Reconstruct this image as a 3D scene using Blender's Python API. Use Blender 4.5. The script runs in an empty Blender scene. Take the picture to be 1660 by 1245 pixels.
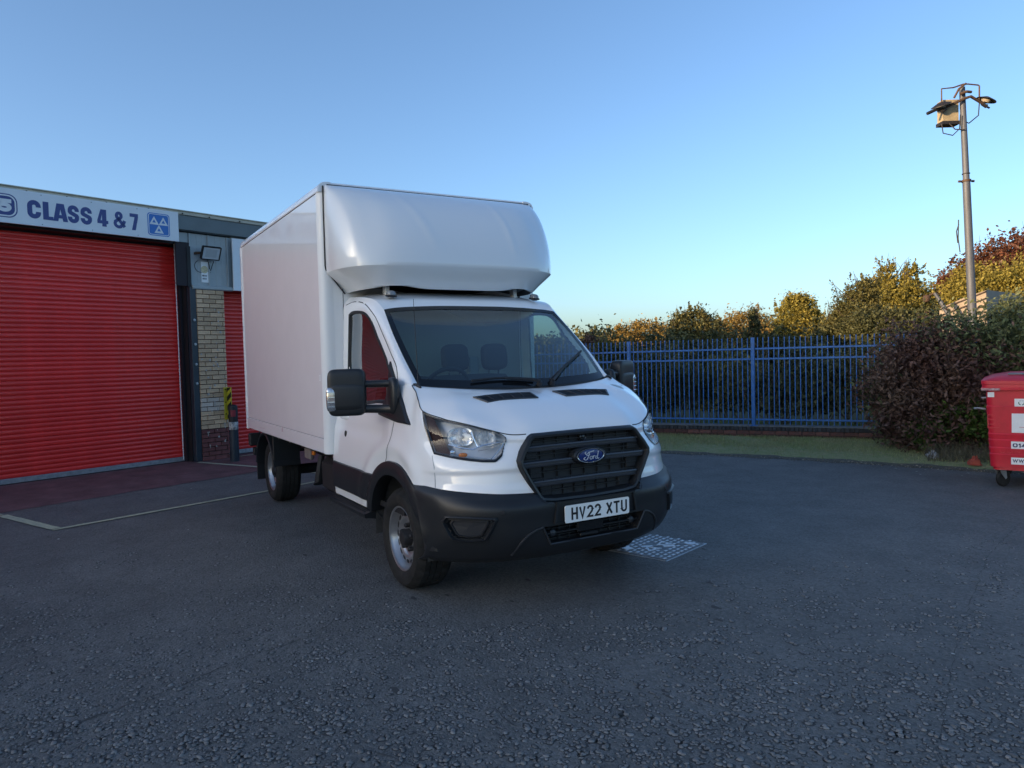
import bpy, bmesh, math, random
import numpy as np
from mathutils import Vector, Matrix
random.seed(7); rng=np.random.default_rng(7)
PI=math.pi
sc=bpy.context.scene; COL=sc.collection
# ------------------------------------------------------------------ camera
cf,cp,cr_=1192.8966,-0.037152,-0.025749
CAMP=np.array([4.83265,-2.88451,1.61190]); yaw=2.606513
Fv=np.array([math.cos(yaw)*math.cos(cp),math.sin(yaw)*math.cos(cp),math.sin(cp)])
R0=np.array([math.sin(yaw),-math.cos(yaw),0]); U0=np.cross(R0,Fv)
Rv=math.cos(cr_)*R0+math.sin(cr_)*U0; Uv=-math.sin(cr_)*R0+math.cos(cr_)*U0
cam=bpy.data.cameras.new('camera'); cam.sensor_width=36; cam.lens=cf/1660*36; cam.clip_end=3000; cam.clip_start=.05
co=bpy.data.objects.new('camera',cam); COL.objects.link(co)
M=Matrix.Identity(4)
for i in range(3): M[i][0]=Rv[i]; M[i][1]=Uv[i]; M[i][2]=-Fv[i]; M[i][3]=CAMP[i]
co.matrix_world=M; sc.camera=co
# ------------------------------------------------------------------ sky, sun, exposure
SUN_EL=math.radians(8.0); SUN_AZ=math.radians(269.0)      # math angle of the direction towards the sun
w=bpy.data.worlds.new('World'); sc.world=w; w.use_nodes=True
nt=w.node_tree; sky=nt.nodes.new('ShaderNodeTexSky'); sky.sky_type='NISHITA'; sky.sun_disc=False
sky.sun_elevation=SUN_EL; sky.sun_rotation=(PI/2-SUN_AZ)%(2*PI)
sky.altitude=600; sky.air_density=.8; sky.dust_density=2.7; sky.ozone_density=2.4
nt.links.new(sky.outputs[0],nt.nodes['Background'].inputs[0]); nt.nodes['Background'].inputs[1].default_value=.15
sl=bpy.data.lights.new('sun','SUN'); sl.energy=3.8; sl.angle=math.radians(.5); sl.color=(1,.66,.36)
so=bpy.data.objects.new('sun',sl); COL.objects.link(so)
sd=Vector((math.cos(SUN_AZ)*math.cos(SUN_EL),math.sin(SUN_AZ)*math.cos(SUN_EL),math.sin(SUN_EL)))
so.rotation_euler=sd.to_track_quat('Z','Y').to_euler(); so.location=(0,-30,20)
vs=sc.view_settings; vs.view_transform='Standard'; vs.look='None'; vs.gamma=1; vs.use_curve_mapping=False; vs.exposure=1.32
# ------------------------------------------------------------------ helpers
def mat(name,col,rough=.5,metal=0,spec=.5,var=0,vscale=8,bump=0,bscale=60,coat=0,col2=None,objvar=0,rvar=0,emit=None,trans=0,isl=None,bdist=.01,stretch=None):
    m=bpy.data.materials.new(name); m.use_nodes=True; n=m.node_tree.nodes; l=m.node_tree.links
    b=n['Principled BSDF']; b.inputs['Roughness'].default_value=rough; b.inputs['Metallic'].default_value=metal
    b.inputs['Specular IOR Level'].default_value=spec; b.inputs['Base Color'].default_value=(*col,1)
    if coat: b.inputs['Coat Weight'].default_value=coat; b.inputs['Coat Roughness'].default_value=.025
    tc=n.new('ShaderNodeTexCoord'); vec=tc.outputs['Object']
    if stretch:
        mp=n.new('ShaderNodeMapping'); mp.inputs['Scale'].default_value=stretch; l.new(vec,mp.inputs[0]); vec=mp.outputs[0]
    cur=None
    if var or col2:
        nz=n.new('ShaderNodeTexNoise'); nz.inputs['Scale'].default_value=vscale; nz.inputs['Detail'].default_value=6; nz.inputs['Roughness'].default_value=.65
        l.new(vec,nz.inputs['Vector'])
        mx=n.new('ShaderNodeMix'); mx.data_type='RGBA'
        mr=n.new('ShaderNodeMapRange'); mr.inputs[1].default_value=.33; mr.inputs[2].default_value=.67
        l.new(nz.outputs[0],mr.inputs[0]); l.new(mr.outputs[0],mx.inputs[0])
        c2=col2 if col2 else tuple(min(1,c*(1+var)) for c in col); c1=col if col2 else tuple(c*(1-var) for c in col)
        mx.inputs[6].default_value=(*c1,1); mx.inputs[7].default_value=(*c2,1); cur=mx.outputs[2]
        if rvar:
            r2=n.new('ShaderNodeMapRange'); r2.inputs[1].default_value=.3; r2.inputs[2].default_value=.7
            r2.inputs[3].default_value=rough-rvar; r2.inputs[4].default_value=rough+rvar
            l.new(nz.outputs[0],r2.inputs[0]); l.new(r2.outputs[0],b.inputs['Roughness'])
    if objvar or isl:
        hs=n.new('ShaderNodeHueSaturation')
        if objvar:
            oi=n.new('ShaderNodeObjectInfo'); src=oi.outputs['Random']; k=objvar
        else:
            ge=n.new('ShaderNodeNewGeometry'); src=ge.outputs['Random Per Island']; k=isl
        mr=n.new('ShaderNodeMapRange'); mr.inputs[3].default_value=1-k; mr.inputs[4].default_value=1+k
        l.new(src,mr.inputs[0]); l.new(mr.outputs[0],hs.inputs['Value'])
        if cur: l.new(cur,hs.inputs['Color'])
        else: hs.inputs['Color'].default_value=(*col,1)
        cur=hs.outputs[0]
    if cur: l.new(cur,b.inputs['Base Color'])
    if bump:
        nb=n.new('ShaderNodeTexNoise'); nb.inputs['Scale'].default_value=bscale; nb.inputs['Detail'].default_value=5
        l.new(vec,nb.inputs['Vector'])
        bp=n.new('ShaderNodeBump'); bp.inputs['Strength'].default_value=bump; bp.inputs['Distance'].default_value=bdist
        l.new(nb.outputs[0],bp.inputs['Height']); l.new(bp.outputs[0],b.inputs['Normal'])
    if trans:
        o=n['Material Output']; t=n.new('ShaderNodeBsdfTranslucent'); ms=n.new('ShaderNodeMixShader'); ms.inputs[0].default_value=trans
        if cur: l.new(cur,t.inputs[0])
        else: t.inputs[0].default_value=(*col,1)
        l.new(b.outputs[0],ms.inputs[1]); l.new(t.outputs[0],ms.inputs[2]); l.new(ms.outputs[0],o.inputs[0])
    return m
def glass(name,tint,ior=1.5,boost=1.5,rough=0.0):
    m=bpy.data.materials.new(name); m.use_nodes=True; n=m.node_tree.nodes; l=m.node_tree.links; n.clear()
    o=n.new('ShaderNodeOutputMaterial'); t=n.new('ShaderNodeBsdfTransparent'); t.inputs[0].default_value=(*tint,1)
    g=n.new('ShaderNodeBsdfGlossy'); g.inputs['Roughness'].default_value=rough; g.inputs[0].default_value=(1,1,1,1)
    lw=n.new('ShaderNodeLayerWeight'); lw.inputs[0].default_value=.5; pw=n.new('ShaderNodeMath'); pw.operation='POWER'; pw.inputs[1].default_value=5; l.new(lw.outputs['Facing'],pw.inputs[0])
    f0=((ior-1)/(ior+1))**2; mu=n.new('ShaderNodeMath'); mu.operation='MULTIPLY_ADD'; mu.use_clamp=True; mu.inputs[1].default_value=(1-f0)*boost; mu.inputs[2].default_value=f0*boost
    ms=n.new('ShaderNodeMixShader'); l.new(pw.outputs[0],mu.inputs[0]); l.new(mu.outputs[0],ms.inputs[0])
    l.new(t.outputs[0],ms.inputs[1]); l.new(g.outputs[0],ms.inputs[2]); l.new(ms.outputs[0],o.inputs[0]); return m
class MB:
    def __init__(s): s.v=[]; s.f=[]
    def add(s,vs,fs):
        k=len(s.v); s.v+= [tuple(map(float,p)) for p in vs]; s.f+=[tuple(k+i for i in f) for f in fs]; return s
    def box(s,lo,hi):
        x0,y0,z0=lo;x1,y1,z1=hi
        return s.add([(x0,y0,z0),(x1,y0,z0),(x1,y1,z0),(x0,y1,z0),(x0,y0,z1),(x1,y0,z1),(x1,y1,z1),(x0,y1,z1)],
          [(3,2,1,0),(4,5,6,7),(0,1,5,4),(1,2,6,5),(2,3,7,6),(3,0,4,7)])
    def bbox(s,lo,hi,b=.01):
        """box with chamfered edges along its longest silhouette: all 12 edges cut"""
        c=[(a+d)/2 for a,d in zip(lo,hi)]; h=[(d-a)/2 for a,d in zip(lo,hi)]; b=min(b,*[q*.9 for q in h])
        vs=[];idx={}
        for sx in (-1,1):
            for sy in (-1,1):
                for sz in (-1,1):
                    for ax in range(3):
                        p=[sx*(h[0]-(b if ax!=0 else 0)),sy*(h[1]-(b if ax!=1 else 0)),sz*(h[2]-(b if ax!=2 else 0))]
                        idx[(sx,sy,sz,ax)]=len(vs); vs.append([c[i]+p[i] for i in range(3)])
        fs=[]
        for ax in range(3):
            o=[i for i in range(3) if i!=ax]
            for sg in (-1,1):
                q=[]
                for a,d in ((-1,-1),(1,-1),(1,1),(-1,1)):
                    k=[0,0,0]; k[ax]=sg; k[o[0]]=a; k[o[1]]=d; q.append(idx[(*k,ax)])
                if (sg>0)!=(ax!=1): q=q[::-1]
                fs.append(q)
        for ax in range(3):
            o=[i for i in range(3) if i!=ax]
            for a in (-1,1):
                for d in (-1,1):
                    k0=[0,0,0];k1=[0,0,0]; k0[ax]=-1;k1[ax]=1
                    for k in (k0,k1): k[o[0]]=a;k[o[1]]=d
                    fs.append([idx[(*k0,o[0])],idx[(*k1,o[0])],idx[(*k1,o[1])],idx[(*k0,o[1])]])
        for sx in (-1,1):
            for sy in (-1,1):
                for sz in (-1,1): fs.append([idx[(sx,sy,sz,a)] for a in range(3)])
        return s.add(vs,fs)
    def grid(s,G,closed_u=False,closed_v=False):
        G=np.asarray(G); R,C=G.shape[:2]; fs=[]
        for i in range(R if closed_u else R-1):
            for j in range(C if closed_v else C-1):
                a,b=i,(i+1)%R; c,d=j,(j+1)%C
                fs.append((a*C+c,b*C+c,b*C+d,a*C+d))
        return s.add(G.reshape(-1,3),fs)
    def tube(s,P,r,n=8,caps=True):
        P=[np.array(p,float) for p in P]; r=[r]*len(P) if np.isscalar(r) else r
        rings=[]; prev=None
        for i,p in enumerate(P):
            t=P[min(i+1,len(P)-1)]-P[max(i-1,0)]; t=t/max(np.linalg.norm(t),1e-9)
            if prev is None:
                a=np.array([0,0,1.]) if abs(t[2])<.9 else np.array([1.,0,0])
                u=np.cross(a,t)
            else: u=prev-t*(prev@t)
            u/=np.linalg.norm(u); prev=u; v=np.cross(t,u)
            rings.append([p+r[i]*(math.cos(2*PI*k/n)*u+math.sin(2*PI*k/n)*v) for k in range(n)])
        k0=len(s.v); s.grid(np.array(rings),closed_v=True)
        if caps:
            m=len(P)
            s.f.append(tuple(k0+k for k in range(n))[::-1]); s.f.append(tuple(k0+(m-1)*n+k for k in range(n)))
        return s
    def lathe(s,prof,o,ax,n=24,closed=False):
        """prof: list of (radius, distance along ax)"""
        ax=np.array(ax,float); ax/=np.linalg.norm(ax); a=np.array([0,0,1.]) if abs(ax[2])<.9 else np.array([1.,0,0])
        u=np.cross(a,ax);u/=np.linalg.norm(u);v=np.cross(ax,u); o=np.array(o,float)
        G=np.array([[o+ax*d+r*(math.cos(2*PI*k/n)*u+math.sin(2*PI*k/n)*v) for r,d in prof] for k in range(n)])
        return s.grid(G,closed_u=True,closed_v=closed)
    def prism(s,poly,o,ex,ey,ez,d):
        """2-D polygon (ex,ey) pushed d along ez"""
        o,ex,ey,ez=[np.array(q,float) for q in (o,ex,ey,ez)]; n=len(poly); k=len(s.v)
        A=[o+ex*x+ey*y for x,y in poly]; B=[p+ez*d for p in A]
        s.v+=[tuple(p) for p in A+B]
        s.f.append(tuple(k+i for i in range(n))[::-1]); s.f.append(tuple(k+n+i for i in range(n)))
        for i in range(n): s.f.append((k+i,k+(i+1)%n,k+n+(i+1)%n,k+n+i))
        return s
    def ring(s,outer,inner,o,ex,ey,ez,d):
        """flat frame between two polygons with the same count, pushed d along ez"""
        o,ex,ey,ez=[np.array(q,float) for q in (o,ex,ey,ez)]
        L=[[o+ex*x+ey*y for x,y in outer],[o+ex*x+ey*y+ez*d for x,y in outer],[o+ex*x+ey*y+ez*d for x,y in inner],[o+ex*x+ey*y for x,y in inner]]
        return s.grid(np.array(L),closed_u=True,closed_v=True)
    def stroke(s,P,t,o,ex,ey,ez,d,closed=False):
        P=[np.array(p,float) for p in P]; n=len(P); L=[];Rr=[]
        for i in range(n):
            a=P[i-1] if (i>0 or closed) else None; b=P[(i+1)%n] if (i<n-1 or closed) else None
            d1=(P[i]-a)/max(np.linalg.norm(P[i]-a),1e-9) if a is not None else None
            d2=(b-P[i])/max(np.linalg.norm(b-P[i]),1e-9) if b is not None else None
            if d1 is None: d1=d2
            if d2 is None: d2=d1
            n1=np.array([-d1[1],d1[0]]);n2=np.array([-d2[1],d2[0]]); m=n1+n2; k=np.linalg.norm(m)
            m=m/k if k>1e-6 else n1; c=max(m@n1,.45); L.append(P[i]+m*t/2/c); Rr.append(P[i]-m*t/2/c)
        o,ex,ey,ez=[np.array(q,float) for q in (o,ex,ey,ez)]
        f=lambda q,z:o+ex*q[0]+ey*q[1]+ez*z
        G=np.array([[f(a,0) for a in L],[f(a,d) for a in L],[f(a,d) for a in Rr],[f(a,0) for a in Rr]])
        k=len(s.v); s.grid(G,closed_u=True,closed_v=closed)
        if not closed:
            s.f.append(tuple(k+j*n for j in range(4))); s.f.append(tuple(k+j*n+n-1 for j in range(4))[::-1])
        return s
    def superell(s,c,ax,e=4,nu=20,nv=14):
        c=np.array(c,float); A=[np.array(a,float) for a in ax]
        sg=lambda x,p:math.copysign(abs(x)**p,x); p=2/e; G=[]
        for i in range(nv+1):
            th=-PI/2+PI*i/nv
            G.append([c+A[0]*sg(math.cos(th),p)*sg(math.cos(ph),p)+A[1]*sg(math.cos(th),p)*sg(math.sin(ph),p)+A[2]*sg(math.sin(th),p) for ph in [2*PI*j/nu for j in range(nu)]])
        return s.grid(np.array(G),closed_v=True)
    def build(s,name,m,parent=None,smooth=35,origin=None):
        me=bpy.data.meshes.new(name)
        V=np.array(s.v,float)
        if origin is not None: V=V-np.array(origin)
        me.from_pydata(V.tolist(),[],s.f); me.materials.append(m); me.validate()
        if smooth:
            me.polygons.foreach_set('use_smooth',[True]*len(me.polygons)); me.set_sharp_from_angle(angle=math.radians(smooth))
        o=bpy.data.objects.new(name,me); COL.objects.link(o)
        if origin is not None: o.location=origin
        if parent is not None: o.parent=parent
        return o
def npmesh(name,V,F,m,parent=None,smooth=False):
    """fast path: V (n,3), F (k,4) or (k,3) numpy"""
    me=bpy.data.meshes.new(name); n=F.shape[1]
    me.vertices.add(len(V)); me.vertices.foreach_set('co',np.asarray(V,np.float32).ravel())
    me.loops.add(F.size); me.loops.foreach_set('vertex_index',F.astype(np.int32).ravel())
    me.polygons.add(len(F)); me.polygons.foreach_set('loop_start',np.arange(0,F.size,n,dtype=np.int32))
    me.update(calc_edges=True); me.materials.append(m)
    if smooth: me.polygons.foreach_set('use_smooth',[True]*len(F))
    o=bpy.data.objects.new(name,me); COL.objects.link(o)
    if parent is not None: o.parent=parent
    return o
def tag(o,label=None,cat=None,group=None,kind=None):
    for k,v in (('label',label),('category',cat),('group',group),('kind',kind)):
        if v: o[k]=v
    return o
def thing(name,label,cat,loc=(0,0,0),rz=0,group=None):
    o=bpy.data.objects.new(name,None); o.empty_display_size=.3; COL.objects.link(o)
    o.location=loc; o.rotation_euler=(0,0,rz); return tag(o,label,cat,group)
def inst(o,parent,loc,rot=None,name=None,m=None,scale=None):
    c=o.copy(); COL.objects.link(c); c.parent=parent; c.location=loc
    if rot is not None: c.rotation_euler=rot
    if scale is not None: c.scale=scale
    return c
def copy_tree(o,parent=None):
    c=o.copy(); COL.objects.link(c)
    if parent is not None: c.parent=parent
    for ch in list(o.children): copy_tree(ch,c)
    return c
def arc(cx,cy,rx,ry,a0,a1,n=8):
    return [(cx+rx*math.cos(math.radians(a0+(a1-a0)*i/n)),cy+ry*math.sin(math.radians(a0+(a1-a0)*i/n))) for i in range(n+1)]
def rrect(x0,y0,x1,y1,r,n=5):
    return arc(x1-r,y1-r,r,r,0,90,n)+arc(x0+r,y1-r,r,r,90,180,n)+arc(x0+r,y0+r,r,r,180,270,n)+arc(x1-r,y0+r,r,r,270,360,n)
# stroke glyphs: centre lines in a box W x 1
def glyph(ch,W):
    h=W/2; k=min(.27,h)
    if ch=='H': return [[(0,0),(0,1)],[(W,0),(W,1)],[(0,.5),(W,.5)]]
    if ch=='V': return [[(0,1),(h,0),(W,1)]]
    if ch=='X': return [[(0,0),(W,1)],[(0,1),(W,0)]]
    if ch=='T': return [[(0,1),(W,1)],[(h,1),(h,0)]]
    if ch=='U': return [[(0,1)]+[(0,k)]+arc(h,k,h,k,180,360,10)+[(W,1)]]
    if ch=='2': return [arc(h,1-k,h,k,175,0,10)+arc(h,1-k,h,k*1.3,0,-50,4)+[(0,.0),(W,0)]]
    if ch=='C': return [[(W,.66)]+arc(h,1-k,h,k,0,180,10)+arc(h,k,h,k,180,360,10)+[(W,.34)]]
    if ch=='L': return [[(0,1),(0,0),(W,0)]]
    if ch=='A': return [[(0,0),(W*.40,1)],[(W,0),(W*.60,1)],[(W*.1,.24),(W*.9,.24)]]
    if ch=='S': return [[(W,.70)]+arc(h,1-k,h,k,0,180,10)+[(0,.66),(.08*W,.60),(.92*W,.40),(W,.34)]+arc(h,k,h,k,0,-180,10)+[(0,.30)]]
    if ch=='4': return [[(W*.62,1),(0,.27),(W,.27)],[(W*.70,1),(W*.70,0)]]
    if ch=='&': return [[(W,.02),(W*.26,.68)]+arc(W*.42,.80,W*.24,.20,215,-20,10)+[(W*.58,.66),(W*.06,.38)]+arc(W*.40,.24,W*.38,.24,160,300,8)+[(W*.86,.24),(W,.48)]]
    if ch=='7': return [[(0,1),(W,1),(W*.35,0)]]
    if ch=='5': return [[(W,1),(.04*W,1),(0,.55),(.1*W,.60)]+arc(h,.32,h,.30,100,-170,12)]
    if ch=='0': return [arc(h,1-k,h,k,0,180,8)+arc(h,k,h,k,180,360,8)+[(W,1-k)]]
    if ch=='1': return [[(h*.3,.80),(h*1.2,1),(h*1.2,0)]]
    if ch=='w': return [[(0,.66),(W*.25,0),(h,.62),(W*.75,0),(W,.66)]]
    if ch=='O': return glyph('0',W)
    if ch=='N': return [[(0,0),(0,1),(W,0),(W,1)]]
    return []
def letter(ch,o,ex,ey,ez,w,h,t,d,name,m,parent,sub=None):
    """one letter of overall width w and height h, stroke t, depth d"""
    b=MB(); s=h-t; W=(w-t)/s
    for q,P in enumerate(glyph(ch,W)):
        cl=ch in '0O'
        if cl: P=P[:-1]
        P=[np.array(p,float) for p in P]
        if not cl and ch not in 'CS&':
            for e_,i_ in ((0,1),(-1,-2)):
                if ch=='2' and e_==0: continue
                dv=P[e_]-P[i_]; nv=np.linalg.norm(dv)
                if nv>1e-6: P[e_]=P[e_]+dv/nv*(t/2/s)*(.5 if ch in 'VXw' else 1)
        b.stroke([(x*s+t/2,y*s+t/2) for x,y in P],t,o,ex,ey,ez,d+.0006*q,closed=cl)
    return b.build(name,m,parent,smooth=0)
HEAVY=dict(
 A=[[(0,0),(.33,0),(.58,1),(.25,1)],[(1,0),(.67,0),(.42,1),(.75,1)],[(.18,.17),(.82,.17),(.76,.36),(.24,.36)]],
 L=[[(0,0),(1,0),(1,.20),(.56,.20),(.56,1),(0,1)]],
 I=[[(0,0),(1,0),(1,1),(0,1)]])
HEAVY['4']=[[(.44,0),(.84,0),(.84,1),(.44,1)],[(0,.17),(1,.17),(1,.36),(0,.36)],[(0,.36),(.30,.36),(.46,.78),(.46,1),(.32,1)]]
HEAVY['7']=[[(0,.79),(1,.79),(1,1),(0,1)],[(.22,0),(.66,0),(1,.80),(.58,.80)]]
def heavy(ch,o,ex,ey,ez,w,h,d,name,m,parent):
    b=MB()
    for q,P in enumerate(HEAVY[ch]): b.prism([(x*w,y*h) for x,y in P],o,ex,ey,ez,d+.0005*q)
    return b.build(name,m,parent,smooth=0)
# ------------------------------------------------------------------ materials
def asphalt_mat():
    m=bpy.data.materials.new('asphalt'); m.use_nodes=True; n=m.node_tree.nodes; l=m.node_tree.links; b=n['Principled BSDF']
    tc=n.new('ShaderNodeTexCoord'); P=tc.outputs['Object']
    def noise(s,d=5,r=.6):
        q=n.new('ShaderNodeTexNoise'); q.inputs['Scale'].default_value=s; q.inputs['Detail'].default_value=d; q.inputs['Roughness'].default_value=r; l.new(P,q.inputs['Vector']); return q
    big=noise(.35,5,.6); mid=noise(2.3,5,.65); fine=noise(140,3)
    vo=n.new('ShaderNodeTexVoronoi'); vo.inputs['Scale'].default_value=62; vo.feature='F1'; l.new(P,vo.inputs['Vector'])
    v2=n.new('ShaderNodeTexVoronoi'); v2.inputs['Scale'].default_value=170; l.new(P,v2.inputs['Vector'])
    r1=n.new('ShaderNodeValToRGB'); r1.color_ramp.elements[0].position=.3; r1.color_ramp.elements[0].color=(.104,.100,.094,1); r1.color_ramp.elements[1].position=.72; r1.color_ramp.elements[1].color=(.152,.146,.137,1)
    l.new(big.outputs[0],r1.inputs[0])
    def mult(c,src,lo,hi,a,z):
        mr=n.new('ShaderNodeMapRange'); mr.inputs[1].default_value=lo; mr.inputs[2].default_value=hi; mr.inputs[3].default_value=a; mr.inputs[4].default_value=z; l.new(src,mr.inputs[0])
        x=n.new('ShaderNodeMix'); x.data_type='RGBA'; x.blend_type='MULTIPLY'; x.inputs[0].default_value=1; l.new(c,x.inputs[6])
        cb=n.new('ShaderNodeCombineColor'); 
        for i in range(3): l.new(mr.outputs[0],cb.inputs[i])
        l.new(cb.outputs[0],x.inputs[7]); return x.outputs[2]
    c=mult(r1.outputs[0],mid.outputs[0],.35,.65,.86,1.14)
    sep=n.new('ShaderNodeSeparateColor'); l.new(vo.outputs['Color'],sep.inputs[0]); c=mult(c,sep.outputs[0],0,1,.76,1.25)
    sep2=n.new('ShaderNodeSeparateColor'); l.new(v2.outputs['Color'],sep2.inputs[0]); c=mult(c,sep2.outputs[1],.75,1,.96,1.22)
    c=mult(c,fine.outputs[0],.3,.7,.86,1.14)
    l.new(c,b.inputs['Base Color']); b.inputs['Roughness'].default_value=.72; b.inputs['Specular IOR Level'].default_value=.42
    ad=n.new('ShaderNodeMath'); ad.operation='MULTIPLY_ADD'; ad.inputs[1].default_value=-1.0; l.new(vo.outputs['Distance'],ad.inputs[0]); l.new(fine.outputs[0],ad.inputs[2])
    bp=n.new('ShaderNodeBump'); bp.inputs['Strength'].default_value=.7; bp.inputs['Distance'].default_value=.006; l.new(ad.outputs[0],bp.inputs['Height']); l.new(bp.outputs[0],b.inputs['Normal'])
    return m
M_asph=asphalt_mat()
M_chip=mat('stone_chips',(.165,.160,.152),.55,spec=.45,isl=.35)
M_redapron=mat('red_floor_paint',(.15,.070,.070),.75,var=.35,vscale=3,bump=.5,bscale=120)
M_line=mat('worn_yellow_paint',(.55,.52,.34),.8,col2=(.33,.32,.24),vscale=22,bump=.4,bscale=140)
M_earth=mat('earth',(.055,.05,.03),.95,col2=(.05,.075,.025),vscale=1.5,bump=.6,bscale=30)
M_turf=mat('turf',(.17,.215,.075),.95,col2=(.27,.25,.13),vscale=9,bump=.8,bscale=60)
M_grass=mat('grass_blades',(.24,.30,.11),.85,col2=(.31,.29,.15),vscale=2.2,isl=.4,trans=.25)
M_white=mat('white_paint',(.87,.87,.87),.30,spec=.4,coat=1.0)
M_box=mat('white_panel',(.85,.85,.86),.35,spec=.25,coat=1.0,bump=.02,bscale=1.6,bdist=.02,var=.02,vscale=3)
M_trimw=mat('white_trim',(.80,.81,.81),.35)
M_grp=mat('white_moulding',(.78,.80,.81),.25,spec=.5,coat=.8,bump=.04,bscale=2.2,bdist=.02)
M_blk=mat('black_plastic',(.015,.0165,.019),.40,spec=.45,bump=.06,bscale=900,bdist=.001)
M_blkm=mat('matt_black',(.012,.012,.014),.6)
M_gloss=mat('gloss_black',(.010,.011,.013),.16)
M_rub=mat('tyre_rubber',(.018,.0175,.017),.75,spec=.3,var=.35,vscale=14,bump=.2,bscale=200)
M_steel=mat('silver_wheel_paint',(.36,.36,.37),.30,metal=.75,var=.12,vscale=10)
M_chrome=mat('chrome',(.88,.89,.90),.10,metal=1)
M_lampbase=mat('lamp_bezel',(.50,.53,.57),.3,metal=.25)
M_amber=mat('amber_lens',(.55,.16,.02),.2)
M_seat=mat('dark_seat_cloth',(.035,.037,.045),.9)
M_lining=mat('grey_lining',(.30,.32,.32),.8)
M_dash=mat('dashboard_plastic',(.028,.029,.032),.6)
M_screen=glass('windscreen_glass',(.62,.80,.78),1.52,2.5)
M_sideg=glass('side_glass',(.42,.52,.50),1.52,2.4)
M_lens=glass('clear_lens',(.94,.95,.96),1.45,.55)
M_plate=mat('plate_white',(.88,.88,.84),.35)
M_letterk=mat('plate_black',(.012,.012,.013),.4)
M_badge=mat('badge_blue',(.012,.035,.16),.18)
M_red=mat('red_shutter_paint',(.80,.038,.032),.33,spec=.4,var=.16,vscale=1.3,bump=.03,bscale=40,rvar=.06,objvar=.06,coat=.35)
M_sign=mat('sign_white',(.72,.76,.80),.35,var=.04,vscale=2)
M_signblue=mat('sign_blue',(.022,.045,.21),.35)
M_mot=mat('sign_bright_blue',(.015,.15,.50),.35)
M_gutter=mat('cream_flashing',(.52,.49,.40),.55,var=.15,vscale=6)
M_fascia=mat('grey_fascia',(.13,.16,.17),.5,var=.1,vscale=2)
M_clad=mat('grey_cladding',(.34,.38,.39),.45,var=.08,vscale=3)
M_post=mat('dark_blue_steel',(.020,.032,.045),.45,var=.2,vscale=8)
M_jamb=mat('black_reveal',(.018,.013,.018),.7)
M_brick=mat('buff_brick',(.62,.42,.26),.9,var=.16,vscale=30,bump=.5,bscale=90,objvar=.22)
M_brickw=mat('washed_brick',(.55,.42,.31),.9,col2=(.62,.53,.45),vscale=9,bump=.4,bscale=90,objvar=.10)
M_brickr=mat('painted_brick',(.17,.055,.05),.7,var=.25,vscale=10,bump=.35,bscale=70,objvar=.15)
M_mortar=mat('mortar',(.075,.062,.052),.95,bump=.4,bscale=90)
M_fence=mat('blue_fence_paint',(.028,.135,.38),.42,var=.22,vscale=7)
M_cope=mat('concrete_coping',(.15,.155,.15),.9,var=.25,vscale=6,bump=.4,bscale=60)
M_eng=mat('blue_brick',(.028,.033,.040),.7,objvar=.4)
M_wallred=mat('red_brick',(.14,.058,.046),.9,col2=(.09,.05,.045),vscale=16,bump=.4,bscale=80,objvar=.35)
M_bin=mat('red_bin_plastic',(.50,.012,.032),.42,var=.14,vscale=5,bump=.08,bscale=30)
M_galv=mat('galvanised_steel',(.36,.38,.40),.45,metal=.6,var=.2,vscale=18)
M_pole=mat('weathered_pole',(.075,.088,.11),.6,metal=.2,var=.2,vscale=9,stretch=(1,1,.2))
M_rust=mat('rusty_bracket',(.075,.048,.032),.75,metal=.2,var=.4,vscale=20)
M_yel=mat('yellow_plastic',(.50,.42,.03),.5,var=.08,vscale=9)
M_bark=mat('bark',(.06,.048,.036),.95,var=.3,vscale=12)
M_label=mat('label_white',(.70,.73,.76),.4,var=.05,vscale=14)
M_navy=mat('label_navy',(.015,.025,.09),.5)
# ================================================================== setting
def flat(name,pts,z,m,kind='structure'):
    b=MB(); b.add([(x,y,z) for x,y in pts],[tuple(range(len(pts)))]); o=b.build(name,m,None,0); tag(o,kind=kind); return o
flat('ground',[(-600,-600),(600,-600),(600,600),(-600,600)],-.03,M_earth)
EDGE=[(-40,-15.5),(-16,-1.6),(-9,2.42),(-4.09,5.24),(-3.07,5.80),(-2.23,6.19),(-1.47,6.50),(-.77,6.78),(-.08,7.0),(.8,7.5),(3,8.9),(8,12),(30,26)]
flat('asphalt_yard',EDGE+[(60,26),(60,-70),(-40,-70)],0,M_asph)
# the verge: a low grassy bank between the yard and the fence wall
Wd=np.array([.8406,.5416]); P1=np.array([-4.4085,7.6627])
wallf=lambda x:P1[1]+(x-P1[0])*Wd[1]/Wd[0]+.03
edge=np.array(EDGE[1:-1]); xs=np.linspace(-15,7.5,120); G=[]
for x in xs:
    ye=np.interp(x,edge[:,0],edge[:,1]); col=[]
    for f in np.linspace(0,1,14):
        dx=(f)*-1.1; xx=x+dx; y=ye+(wallf(xx)+.12-ye)*f
        col.append((xx,y,.004+.045*math.sin(min(1,f*2.2)*PI/2)+.008*math.sin(x*5+f*9)*f-(.03 if f==0 else 0)))
    G.append(col)
tag(MB().grid(np.array(G)).build('grass_verge',M_turf,None,60),kind='structure')
def blades(name,pts,h0,h1,m,w=.006):
    n=len(pts); a=rng.uniform(0,2*PI,n); h=rng.uniform(h0,h1,n); ln=rng.uniform(.1,.9,n)*h; b=rng.uniform(0,2*PI,n)
    dx=np.stack([np.cos(a),np.sin(a),0*a],1)*w; tip=pts+np.stack([np.cos(b)*ln,np.sin(b)*ln,h],1)
    V=np.stack([pts-dx,pts+dx,tip],1).reshape(-1,3); F=np.arange(3*n).reshape(-1,3)
    return tag(npmesh(name,V,F,m),kind='stuff')
pts=[]
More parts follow.
